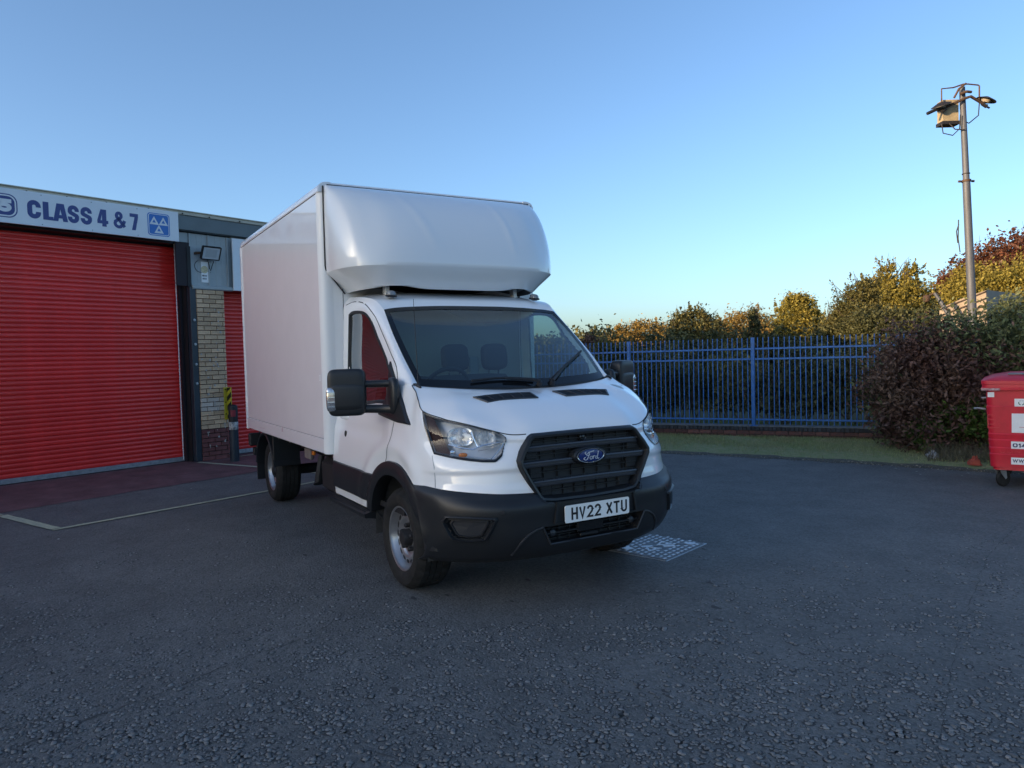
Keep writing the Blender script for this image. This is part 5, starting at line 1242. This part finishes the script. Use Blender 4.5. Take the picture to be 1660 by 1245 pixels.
for sgn in (-1,1):
    m3=lambda p:np.array([p[0],sgn*p[1],p[2]])
    FO=rs(np.array(fogo),4); fc=np.array([5.7,3.72])
    def fl_(k,o):
        out_=[]
        for q in FO:
            s=fc+(q-fc)*k; p=BS(*s); nrm=BS(s[0]+.05,s[1])-p; n2=np.array([.75,.62,0]); out_.append(m3(p+n2*o))
        return out_
    L=[fl_(1.04,-.002),fl_(1.0,.016),fl_(.93,.020),fl_(.86,.008),fl_(.80,-.020),fl_(.74,-.035)]
    fg=vb(MB().grid(np.array(L),closed_v=True),'fog_surround',M_blk,bum,35)
    b=MB(); I=fl_(.76,-.033); b.add(I,[tuple(range(len(I)))]); vb(b,'fog_blank',M_blkm,fg,0)
    L=[fl_(.70,-.034),fl_(.68,-.022),fl_(.62,-.020),fl_(.58,-.030),fl_(.02,-.030)]
    vb(MB().grid(np.array(L),closed_v=True),'fog_panel',M_dgrey,fg,25)
    # moulded splitter ridge
    P=[m3(np.array(p)+[.003,0,0]) for p in [(.885,.582,.368),(.951,.546,.455),(.974,.504,.503),(.987,.452,.531),(.994,.41,.541)]]
    vb(MB().tube(cr(P,5),.0075,6),'splitter_ridge',M_dgrey,bum)
    vb(MB().tube([m3(np.array(p)+[.004,0,0]) for p in [(.994,.412,.541),(.990,.38,.48),(.984,.352,.424)]],.006,6),'opening_edge',M_dgrey,bum)
    # tow eye / parking sensors
    vb(MB().lathe([(0,0),(.016,0),(.013,.006),(0,.007)],m3(BS(4.1,4.7)),m3(np.array([.85,.5,0])),12),'parking_sensor',M_blkm,bum,40)
vb(MB().tube([(.985,y,.423) for y in np.linspace(-.352,.352,12)],.007,6),'opening_edge',M_dgrey,bum)
lgb=MB(); lgb.grid(np.array([[(.992,y,z) for y,z in rs(np.array(LG),4)],[(.90,y*.98,z) for y,z in rs(np.array(LG),4)]]),closed_v=True); I=[(.90,y*.98,z) for y,z in rs(np.array(LG),4)]; lgb.add(I,[tuple(range(len(I)))]); lg=vb(lgb,'lower_grille',M_blkm,bum,0)
vb(MB().bbox((.93,-.385,.478),(.965,.385,.492),.004),'lower_bar',M_blk,lg,0)
for y in np.linspace(-.33,.33,9): vb(MB().box((.905,y-.003,.43),(.93,y+.003,.538)),'grille_divider',M_blk,lg,0)
for z in (.445,.462,.508,.524): vb(MB().box((.905,-.38,z-.002),(.932,.38,z+.002)),'grille_slat',M_blk,lg,0)
vb(MB().bbox((.92,-.13,.462),(.972,.085,.535),.008),'radar_cover',M_gloss,lg,0)
vb(MB().bbox((.92,-.10,.43),(.960,.05,.455),.006),'radar_bracket',M_blk,lg,0)
for y in (-.315,.325): vb(MB().lathe([(0,0),(.024,0),(.024,.02),(.018,.026),(0,.028)],(.94,y,.485),(1,0,0),16),'tow_cap',M_dgrey,lg,40)
# plate recess and number plate
vb(MB().ring([(-.335,.556),(.335,.556),(.315,.690),(-.315,.690)],[(-.320,.560),(.320,.560),(.300,.682),(-.300,.682)],(1.002,0,0),(0,1,0),(0,0,1),(1,0,0),.016),'plate_surround',M_blk,bum,0)
npl=vb(MB().prism(rrect(-.26,.5485,.26,.6595,.012,4),(1.0165,0,0),(0,1,0),(0,0,1),(1,0,0),.005),'number_plate',M_plate,None,0)
x=-.2115
for ch in 'HV22 XTU':
    if ch==' ': x+=.033; continue
    letter(ch,(1.0212-VO[0],x,.5645),(0,1,0),(0,0,1),(1,0,0),.050,.079,.0135,.0012,'plate_character',M_letterk,npl); x+=.0615 if ch!='1' else .03
# ---- headlights
for sgn in (-1,1):
    m3=lambda p:np.array([p[0],sgn*p[1],p[2]])
    N=28; Tt=resamp(np.array(HT),N); Bb=resamp(np.array(HB),N)
    # resample by matched fraction
    Tt=resamp(np.array(HT),61); Bb=resamp(np.array(HB),61)
    def hs(t,v,o=0.0):
        q=np.clip(t,0,1)*60; i=int(min(q,59)); f_=q-i; a=Tt[i]*(1-f_)+Tt[i+1]*f_; b_=Bb[i]*(1-f_)+Bb[i+1]*f_
        c=a*v+b_*(1-v); p=S(*c); n2=np.array([.80,.95-.75*t,.20]); n2/=np.linalg.norm(n2); return m3(p+n2*o)
    tt=np.linspace(0,1,40)
    lens=MB().grid(np.array([[hs(t,v,.004) for t in tt] for v in np.linspace(0,1,12)]))
    hl_=vb(lens,'headlight',M_lens,None,60)
    per=[(t,1) for t in tt]+[(1,v) for v in (.75,.5,.25)]+[(t,0) for t in tt[::-1]]+[(0,v) for v in (.2,.4,.6,.8)]
    def inp(t,v,k=.05): return (t*(1-.035)+.014,.5+(v-.5)*(1-2*k))
    L=[[hs(t,v,-.003) for t,v in per],[hs(t,v,.006) for t,v in per],[hs(*inp(t,v,.03),.005) for t,v in per],[hs(*inp(t,v,.06),-.012) for t,v in per]]
    vb(MB().grid(np.array(L),closed_v=True),'lamp_edge',M_gloss,hl_,35)
    # bucket: walls and back
    L=[[hs(*inp(t,v,.05),-.004) for t,v in per],[hs(*inp(t,v,.07),-.030) for t,v in per],[hs(*inp(t,v,.10),-.082) for t,v in per]]
    vb(MB().grid(np.array(L),closed_v=True),'lamp_housing',M_lampbase,hl_,40)
    G=np.array([[hs(t,v,-.080) for t in np.linspace(.03,.985,24)] for v in np.linspace(.06,.94,10)]); vb(MB().grid(G),'lamp_back',M_lampbase,hl_,60)
    G=np.array([[hs(.02+t*(.075+.13*(1-v)),v,-.022) for t in np.linspace(0,1,8)] for v in np.linspace(.05,.95,10)]); vb(MB().grid(G),'outer_reflector',mat('dark_red_reflection',(.025,.006,.008),.45,spec=.15) if 'dark_red_reflection' not in bpy.data.materials else bpy.data.materials['dark_red_reflection'],hl_,60)  # near-black panel; its red tint paints in the shutter's reflection
    # two chromed bowls with facets
    def bowl(t,v,rw,rh,name):
        c=hs(t,v,-.042); ax=m3(np.array([.86,.42,.12])); ax/=np.linalg.norm(ax); u=np.cross([0,0,1],ax); u/=np.linalg.norm(u); w_=np.cross(ax,u)
        G=[]
        for k,(r,d) in enumerate(((1,.012),(.96,0),(.80,-.016),(.55,-.030),(.30,-.040),(.12,-.044))):
            G.append([c+u*rw*r*math.copysign(abs(math.cos(a))**.75,math.cos(a))+w_*rh*r*math.copysign(abs(math.sin(a))**.75,math.sin(a))+ax*(d+.004*((k+j)%2)) for j,a in enumerate(np.linspace(0,2*PI,24,endpoint=False))])
        o=vb(MB().grid(np.array(G),closed_v=True),name,M_bowl,hl_,15)
        vb(MB().lathe([(0,.0),(.015,0),(.015,.02),(.009,.03),(0,.032)],c-ax*.042,ax,12),'bulb',M_lens if False else M_lampbase,o,40)
        return c
    c1=bowl(.34,.56,.084,.060,'reflector_bowl'); c2=bowl(.615,.60,.060,.048,'reflector_bowl')
    vb(MB().tube([hs(t,v,-.008) for t,v in ((.22,.30),(.32,.26),(.45,.24),(.52,.30),(.60,.35),(.78,.36))],.0045,6),'chrome_strip',M_chrome,hl_)
    vb(MB().tube([hs(t,v,-.008) for t,v in ((.46,.78),(.49,.52),(.51,.30))],.004,6),'chrome_strip',M_chrome,hl_)
    vb(MB().superell(hs(.235,.13,-.026),[m3((.012,0,0)),m3((0,.022,0)),(0,0,.018)],2.4,12,8),'side_bulb',M_chrome,hl_)
    vb(MB().superell(hs(.33,.11,-.03),[m3((.012,0,0)),m3((-.012,.026,0)),(0,0,.014)],2.4,12,8),'indicator_bulb',M_amber,hl_)
    vb(MB().tube([hs(t,v,-.012) for t,v in ((.50,.22),(.62,.26),(.82,.27),(.88,.22),(.84,.10),(.60,.06))],.003,5),'lamp_moulding',M_chrome,hl_)
# ---- door mirrors
for sgn in (-1,1):
    m3=lambda p:np.array([p[0],sgn*p[1],p[2]])
    c=m3((-.225,1.240,1.390)); u=m3((-.05,.114,0)); f=m3((.052,.024,0)); z=np.array([0,0,.166])
    mb=MB().superell(c,[u*1.06,f*1.05,z],6.5,36,22); 
    mm=vb(mb,'wing_mirror',M_blk,None,50)
    # waistline step and glass on the back
    vb(MB().superell(c+f*.12+np.array([0,0,-.03]),[u*1.03,f*1.05,z*.62],5,24,12),'mirror_shell',M_blk,mm,50)
    n=-f/np.linalg.norm(f); uu=u/np.linalg.norm(u)
    vb(MB().prism(rrect(-.10,-.145,.10,.145,.03,4),c-f*1.06,uu,(0,0,1),n,.004),'mirror_glass',M_chrome,mm,0)
    li=c+u*.84+f*.72+np.array([0,0,-.045])
    vb(MB().superell(li,[u*.29,f*.46,(0,0,.086)],4,18,12),'indicator_lens',mat('indicator_lens',(.50,.50,.52),.12,metal=.75,var=.3,vscale=40) if 'indicator_lens' not in bpy.data.materials else bpy.data.materials['indicator_lens'],mm,50)
    for i in range(4): vb(MB().tube([li+u*.1*(k-2)+f*.47+np.array([0,0,-.052+.034*i]) for k in range(5)],.003,4),'lens_rib',M_chrome,mm)
    def arm(za,zb,xa,xb,r):
        p0=m3((xa,.955,za)); p1=m3((xb-.03,1.04,(za+zb)/2)); p2=m3((xb-.10,1.19,zb)); P=cr([p0,p1,p2],6); b=MB(); G=[]
        for p in P: G.append([p+np.array([math.cos(a)*.026,0,math.sin(a)*r]) for a in np.linspace(0,2*PI,12,endpoint=False)])
        b.grid(np.array(G),closed_v=True); return vb(b,'mirror_arm',M_blk,mm,40)
    arm(1.445,1.445,-.06,-.09,.026); arm(1.262,1.272,-.02,-.09,.030)
    b=MB().superell(m3((-.06,.962,1.355)),[(.075,0,0),(0,.035,0),(0,0,.135)],3,16,10); vb(b,'mirror_hinge',M_blk,mm,50)
# ---- aerial and roof marker lamps
ap=bonz(.13,.835); a0=np.array([.10,-.838,1.412]); a1=np.array([-.66,-.66,2.02])
an=vb(MB().tube([a0,a0+np.array([0,0,.035])],[.016,.010],10),'aerial',M_blkm,None)
vb(MB().tube([a0+np.array([0,0,.03]),a0+np.array([-.02,.0,.33]),a0+np.array([-.05,.005,.62])],[.003,.0025,.0018],5),'aerial_rod',M_blkm,an)
for sgn in (-1,1):
    b=MB(); 
    mk=vb(MB().superell((-.752,sgn*.680,2.125),[(.05,0,-.008),(0,.042,0),(0,0,.012)],3,16,6),'marker_lamp',M_blkm,None)
    vb(MB().superell((-.752,sgn*.680,2.137),[(.042,0,-.008),(0,.036,0),(.004,0,.030)],2.5,16,10),'marker_lens',mat('smoky_lens',(.20,.21,.22),.15,coat=.5) if 'smoky_lens' not in bpy.data.materials else bpy.data.materials['smoky_lens'],mk,60)
# ---- wheels
def wheel(x,sgn,y0,treaded):
    w_=bpy.data.objects.new('wheel',None); COL.objects.link(w_); w_.parent=van; w_.location=(x-VO[0],0,0)
    s=sgn; ax=(0,s,0); R_=.354; zc=.3535
    prof=[(.222,.010),(.232,.018),(.255,.030),(.290,.036),(.318,.030),(.334,.012),(.345,-.002),(.350,-.016)]
    # tread with circumferential grooves; y measured from the outer face plane inwards (negative)
    for g in ((-.030,),(-.085,),(-.125,),(-.165,),(-.205,)): pass
    tr=[]; edges_=[-.020,-.058,-.064,-.102,-.108,-.146,-.152,-.192]
    for i in range(0,8,2):
        tr+=[(R_,edges_[i]),(R_,edges_[i+1])]
        if i<6: tr+=[(R_-.008,edges_[i+1]-.0015),(R_-.008,edges_[i+2]+.0015)]
    prof+=tr+[(.350,-.198),(.340,-.214),(.318,-.236),(.28,-.24),(.222,-.222)]
    n=120 if treaded else 64
    G=[]
    for k in range(n):
        a=2*PI*k/n; row=[]
        for r,d in prof:
            rr=r
            if treaded and r>=.345:
                zone=d>-.062 or d<-.148
                if (k%5==0 and zone) or ((k+2)%5==0 and not zone): rr=r-.009
            elif treaded and .318<=r<.345 and k%5==0: rr=r-.004
            row.append((rr*math.cos(a),s*(y0+d),rr*math.sin(a)))
        G.append(row)
    G=np.array(G)+np.array([0,0,zc]); b=MB().grid(G,closed_u=True)
    lo=[min(p[2],9) for p in b.v]; b.v=[(px,py,max(pz,.001)) for px,py,pz in b.v]
    b.build('tyre',M_rub,w_,30)
    o=(0,s*y0,zc)
    rim=MB().lathe([(.224,.006),(.229,.012),(.226,.016),(.216,.012),(.212,-.004),(.203,-.012),(.197,-.036),(.190,-.046),(.176,-.043),(.150,-.028),(.138,-.028),(.126,-.042),(.112,-.052),(.060,-.050),(.0,-.050)],o,ax,56).build('rim',M_steel,w_,50)
    ho=MB()
    for k in range(16):
        a=2*PI*k/16; cx,cz=.168*math.cos(a),.168*math.sin(a); tx,tz=-math.sin(a),math.cos(a)
        P=[(cx+.026*math.cos(q)*tx+.0145*math.sin(q)*math.cos(a),s*(y0-.0315),zc+cz+.026*math.cos(q)*tz+.0145*math.sin(q)*math.sin(a)) for q in np.linspace(0,2*PI,12,endpoint=False)]
        ho.add(P,[tuple(range(12))])
    ho.build('vent_holes',M_blkm,rim,0)
    MB().lathe([(.062,-.05),(.060,-.012),(.052,.008),(.036,.012),(0,.012)],o,ax,24).build('hub_cap',M_blkm,rim,40)
    for k in range(5):
        a=2*PI*k/5+.3; MB().lathe([(.017,-.05),(.017,-.020),(.010,-.012),(0,-.012)],(.088*math.cos(a),s*y0,zc+.088*math.sin(a)),ax,8).build('wheel_nut',M_blkm,rim,0)
    return w_
for sgn in (-1,1): wheel(0,sgn,.945,True); wheel(-3.96,sgn,.940,False)
# ---- cargo box
XF,XR,YB,ZB,ZT=-1.335,-4.735,1.07,.818,3.128
def sec(d=0,zb=ZB):   # rounded cross-section (y,z)
    r=.085; return [(-YB+d,zb)]+[(-YB+d,ZT-r-.02)]+[(-YB+d+r*(1-math.cos(t)),ZT-r-.02*(1-t/(PI/2))+ (r-d)*math.sin(t)) for t in np.linspace(.15,PI/2,7)]
box=MB(); box.box((XR+.01,-1.045,ZB+.01),(XF-.02,1.045,ZT-.06)); bx_o=vb(box,'cargo_box',M_trimw,None,0)
for sgn in (-1,1):
    b=MB(); b.box((XR+.06,min(sgn*1.04,sgn*1.066),.95),(XF-.083,max(sgn*1.04,sgn*1.066),3.035)); vb(b,'side_panel',M_box,bx_o,0)
    b=MB(); b.bbox((XR+.03,min(sgn*1.03,sgn*1.072),ZB),(XF-.083,max(sgn*1.03,sgn*1.072),.945),.005); vb(b,'bottom_rail',M_box,bx_o,0)
    # roof rail with rounded top
    P=[(1.070,3.040),(1.072,3.046),(1.070,3.075),(1.058,3.102),(1.036,3.120),(1.00,3.128),(.96,3.129),(.96,3.04)]
    b=MB().prism([(sgn*y,z) for y,z in P],(XR+.03,0,0),(0,1,0),(0,0,1),(1,0,0),XF-XR-.04); vb(b,'roof_rail',M_box,bx_o,30)
    # front corner post, rounded
    P=[(XF-.086,1.068),(XF-.080,1.0725),(XF-.050,1.070),(XF-.020,1.052),(XF-.004,1.025),(XF,.985),(XF-.02,.93),(XF-.09,.93)]
    b=MB().prism([(x,sgn*y) for x,y in P],(0,0,ZB),(1,0,0),(0,1,0),(0,0,1),3.036-ZB); vb(b,'corner_post',M_trimw,bx_o,40)
    P=[(XR+.06,1.066),(XR+.055,1.074),(XR,1.074),(XR-.01,1.05),(XR,.98),(XR+.06,.98)]
    b=MB().prism([(x,sgn*y) for x,y in P],(0,0,ZB-.01),(1,0,0),(0,1,0),(0,0,1),3.05-ZB); vb(b,'corner_post',M_trimw,bx_o,40)
    b=MB(); b.box((XR+.03,min(sgn*1.066,sgn*1.0685),3.0345),(XF-.083,max(sgn*1.066,sgn*1.0685),3.0405)); vb(b,'seam',M_blkm,bx_o,0)
    b=MB(); b.ring(rrect(-1.51,1.445,-1.465,1.495,.004,1),rrect(-1.505,1.45,-1.47,1.49,.004,1),(0,sgn*1.066,0),(1,0,0),(0,0,1),(0,sgn,0),.002); vb(b,'access_plate',M_trimw,bx_o,0)
vb(MB().bbox((XR+.03,-.97,ZT-.07),(XF-.012,.97,ZT-.002),.01),'roof_panel',M_box,bx_o,0)
vb(MB().box((XF-.03,-.99,ZB),(XF-.006,.99,3.10)),'front_bulkhead',M_trimw,bx_o,0)
for s in (-1,1): vb(MB().box((XF-.006,s*.885-.0025,ZB),(XF-.0045,s*.885+.0025,2.35)),'bulkhead_seam',M_blkm,bx_o,0)
vb(MB().bbox((XR-.02,-1.03,ZB),(XR+.02,1.03,3.10),.01),'rear_frame',M_trimw,bx_o,0)
# scuffs on the lower side
b=MB(); b.add([(-4.02,-1.0735,.865),(-3.72,-1.0735,.872),(-3.70,-1.0735,.878),(-4.00,-1.0735,.870)],[(0,1,2,3)]); b.add([(-2.92,-1.0735,.90),(-2.86,-1.0735,.90),(-2.87,-1.0735,.955),(-2.90,-1.0735,.955)],[(0,1,2,3)]); vb(b,'scuff_marks',mat('scuff_grey',(.45,.36,.38),.6),bx_o,0)
# ---- roof wind deflector
DZ0=[2.190,2.215,2.26,2.31,2.360,2.372,2.40,2.48,2.58,2.68,2.78,2.88,2.96,3.02,3.06,3.085,3.098]
DXF=[-.805,-.775,-.735,-.700,-.668,-.664,-.664,-.672,-.698,-.745,-.812,-.905,-1.01,-1.115,-1.20,-1.27,-1.318]
DW=[.845,.872,.912,.958,1.012,1.024,1.026,1.028,1.028,1.028,1.028,1.028,1.027,1.025,1.022,1.018,1.012]
P_=np.array([DXF,DW]).T
DZ=sorted(DZ0+[2.44,2.53,2.63,2.73,2.83,2.92,2.99,3.04]); _f=cr(np.c_[DZ0,DXF,DW],8); DXF=list(np.interp(DZ,_f[:,0],_f[:,1])); DW=list(np.interp(DZ,_f[:,0],_f[:,2]))
thd=np.linspace(-PI/2,PI/2,181); G=[]
for z,xf_,wd in zip(DZ,DXF,DW):
    row=[]
    for t in thd:
        e=3.7; yv=wd*math.copysign(abs(math.sin(t))**(2/e),math.sin(t)); k=abs(math.cos(t))**(2/e); xv=XF+(xf_-XF)*k
        zz=z+(.030*math.exp(-((yv+.60)/.17)**2)+.030*math.exp(-((yv-.60)/.17)**2) if z<2.2 else 0)-(.012*(abs(yv)/1.02)**4 if 2.3<z<2.42 else 0)+(.004*math.sin(yv*2.2) if 2.4<z<3 else 0)
        if 2.45<z<3.06:
            f_=(z-2.45)/.6; wv=math.sin(PI*f_)**.7
            for yc in (-.26-.22*f_,.46-.06*f_,-.93-.07*f_**2): xv+=.008*wv*math.exp(-((yv-yc)/.030)**2)
            xv-=.014*wv*math.exp(-((yv+.80)/.09)**2)+.014*wv*math.exp(-((yv-.80)/.09)**2)
        row.append((xv,yv,zz))
    G.append(row)
G=np.array(G); dfl=vb(MB().grid(G),'wind_deflector',M_grp,None,26)
# underside and inner face, coloured matt black in place of the shade there
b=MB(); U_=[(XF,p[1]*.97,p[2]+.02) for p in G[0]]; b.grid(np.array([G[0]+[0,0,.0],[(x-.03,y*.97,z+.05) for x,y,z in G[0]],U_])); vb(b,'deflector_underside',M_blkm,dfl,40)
e_=np.array([[XF+.002,1.032,3.09],[XF+.002,1.034,2.42],[XF+.002,1.028,2.385],[XF+.002,.868,2.185]])
for s in (-1,1): vb(MB().tube([q*[1,s,1] for q in e_],.006,6),'deflector_seal',M_blkm,dfl)
vb(MB().tube([(XF+.012,y,3.100) for y in np.linspace(-1.0,1.0,12)],.0045,5),'deflector_seal',M_blkm,dfl)
for s in (-1,1): vb(MB().bbox((-1.05,s*.62-.02,2.14),(-.98,s*.62+.02,2.23),.006),'deflector_bracket',M_trimw,dfl,0)
# ---- cab interior
vb(MB().box((-1.345,-.86,.55),(-1.32,.86,2.12)),'cab_rear_lining',M_lining,None,0)
vb(MB().box((-1.33,-.95,.52),(.05,.95,.56)),'cab_floor',M_blkm,None,0)
G=[]
for t in np.linspace(0,1,16):
    y=-.84+1.68*t; h=.03*math.exp(-((y+.42)/.22)**2); G.append([(.16,y,1.365),(.06,y,1.372+h*.3),(-.18,y,1.345+h),(-.30,y,1.29+h),(-.38,y,1.10),(-.36,y,.80)])
da=vb(MB().grid(np.array(G)),'dashboard',M_dash,None,50)
vb(MB().bbox((.30,-.80,.60),(.34,.80,1.28),.01),'engine_bulkhead',M_blkm,None,0)
vb(MB().add([(-.06,-.46,1.3905),(-.12,-.46,1.3885),(-.12,-.36,1.3885),(-.09,-.37,1.3895)],[(0,1,2,3)]),'paper_sheet',M_plate,da,0)
sw=MB(); P=[]
cs,nx=np.array([-.33,-.42,1.36]),None; ux=np.array([0,1,0]); uz=np.array([.45,0,.89])
sw.tube([cs+.195*(math.cos(a)*ux+math.sin(a)*uz) for a in np.linspace(0,2*PI,33)],.016,8,False); sw.tube([cs-ux*.18,cs,cs+ux*.18],.02,6); sw.tube([cs,cs-uz*.17],.02,6); sw.superell(cs,[ux*.07,np.array([.03,0,-.015]),uz*.07],3,12,8); vb(sw,'steering_wheel',M_blkm,None)
def seat(y,wd,heads,h=1.36):
    o=vb(MB().bbox((-1.15,y-wd/2,.78),(-.62,y+wd/2,.95),.05),'seat',M_seat,None,40)
    b=MB(); G=[]
    for z,x,k in ((.92,-1.10,1),(1.1,-1.04,1),(1.3,-.99,.97),(h+.10,-.965,.90),(h+.16,-.97,.80)): G.append([(x+.08,y-wd/2*k,z),(x+.10,y-wd/4*k,z+.01),(x+.10,y+wd/4*k,z+.01),(x+.08,y+wd/2*k,z),(x-.06,y+wd/2*k,z),(x-.06,y-wd/2*k,z)])
    b.grid(np.array(G),closed_v=True); b.f.append(tuple(range(len(b.v)-6,len(b.v)))); vb(b,'backrest',M_seat,o,50)
    for yy in heads:
        vb(MB().superell((-.90,yy,h+.315),[(.05,0,.01),(0,.125,0),(-.015,0,.115)],4,18,12),'headrest',M_seat,o,50)
        for s in (-.05,.05): vb(MB().tube([(-.92,yy+s,h+.14),(-.91,yy+s,h+.22)],.007,6),'headrest_post',M_chrome,o)
seat(-.50,.48,[],1.30); seat(.10,.86,[-.055,.335],1.30)
vb(MB().bbox((-1.00,.10,1.40),(-.93,.20,1.62),.01),'seat_belt_guide',mat('grey_guide',(.20,.22,.23),.6),None,0)
# ---- chassis and underside
ch=vb(MB().box((-4.6,-.45,.52),(.6,-.37,.66)),'chassis_rail',M_blkm,None,0); vb(MB().box((-4.6,.37,.52),(.6,.45,.66)),'chassis_rail',M_blkm,None,0)
vb(MB().box((XR+.05,-.78,.70),(XF-.05,.78,.812)),'box_underframe',M_blkm,None,0)
for x in np.arange(-4.5,-1.4,.5): vb(MB().box((x,-.98,.768),(x+.05,.98,.817)),'cross_member',M_blk,None,0)
vb(MB().tube([(-3.96,-.86,.345),(-3.96,.86,.345)],.06,10),'rear_axle',M_blkm,None)
vb(MB().box((-1.0,-.60,.27),(.62,.60,.40)),'engine_tray',M_blkm,None,0)
vb(MB().bbox((-2.05,-.93,.40),(-1.38,-.55,.72),.05),'fuel_tank',M_blkm,None,30)
vb(MB().tube([(-2.1,-.90,.72),(-2.1,-.92,.60),(-2.13,-.93,.47),(-2.12,-.93,.45)],[.03,.035,.04,.055],10),'guard_leg',M_blkm,None)
vb(MB().bbox((-2.38,-.99,.675),(-2.18,-.95,.78),.01),'bracket',mat('dull_bracket',(.17,.14,.13),.7),None,0)
vb(MB().bbox((-1.925,-1.045,.755),(-1.865,-1.02,.79),.006),'side_marker',M_amber,None,0)
for sgn in (-1,1):
    b=MB(); G=[]
    for a in np.linspace(math.radians(14),math.radians(172),26):
        row=[]
        for r,y in ((.425,.735),(.430,1.035),(.445,1.045),(.46,1.035),(.46,.735)): row.append((-3.96+r*math.cos(a),sgn*y,.35+r*math.sin(a)))
        G.append(row)
    b.grid(np.array(G)); vb(b,'mudguard',M_blk,None,40)
    b=MB(); b.prism([(r*math.cos(a),.35+r*math.sin(a)) for r,a in [(.44,t) for t in np.linspace(math.radians(16),math.radians(60),8)]]+[(.60,.80),(.66,.72),(.52,.47)],(-3.96,sgn*.735,0),(1,0,0),(0,0,1),(0,sgn,0),.30) if False else None
    b=MB(); b.bbox((-3.56,min(sgn*.735,sgn*1.03),.455),(-3.535,max(sgn*.735,sgn*1.03),.80),.006); vb(b,'mudguard_front',M_blk,None,0)
    b=MB(); b.bbox((-4.43,min(sgn*.72,sgn*1.03),.20),(-4.415,max(sgn*.72,sgn*1.03),.62),.004); vb(b,'mudflap',M_blk,None,0)
    vb(MB().bbox((-4.80,min(sgn*.90,sgn*1.05),.58),(-4.70,max(sgn*.90,sgn*1.05),.74),.015),'rear_lamp',M_blkm,None,0)
    vb(MB().box((-4.52,min(sgn*.86,sgn*.94),.50),(-4.46,max(sgn*.86,sgn*.94),.72)),'rear_bracket',M_blkm,None,0)
vb(MB().bbox((-4.80,-1.0,.46),(-4.72,1.0,.56),.01),'rear_bumper',M_blkm,None,0)
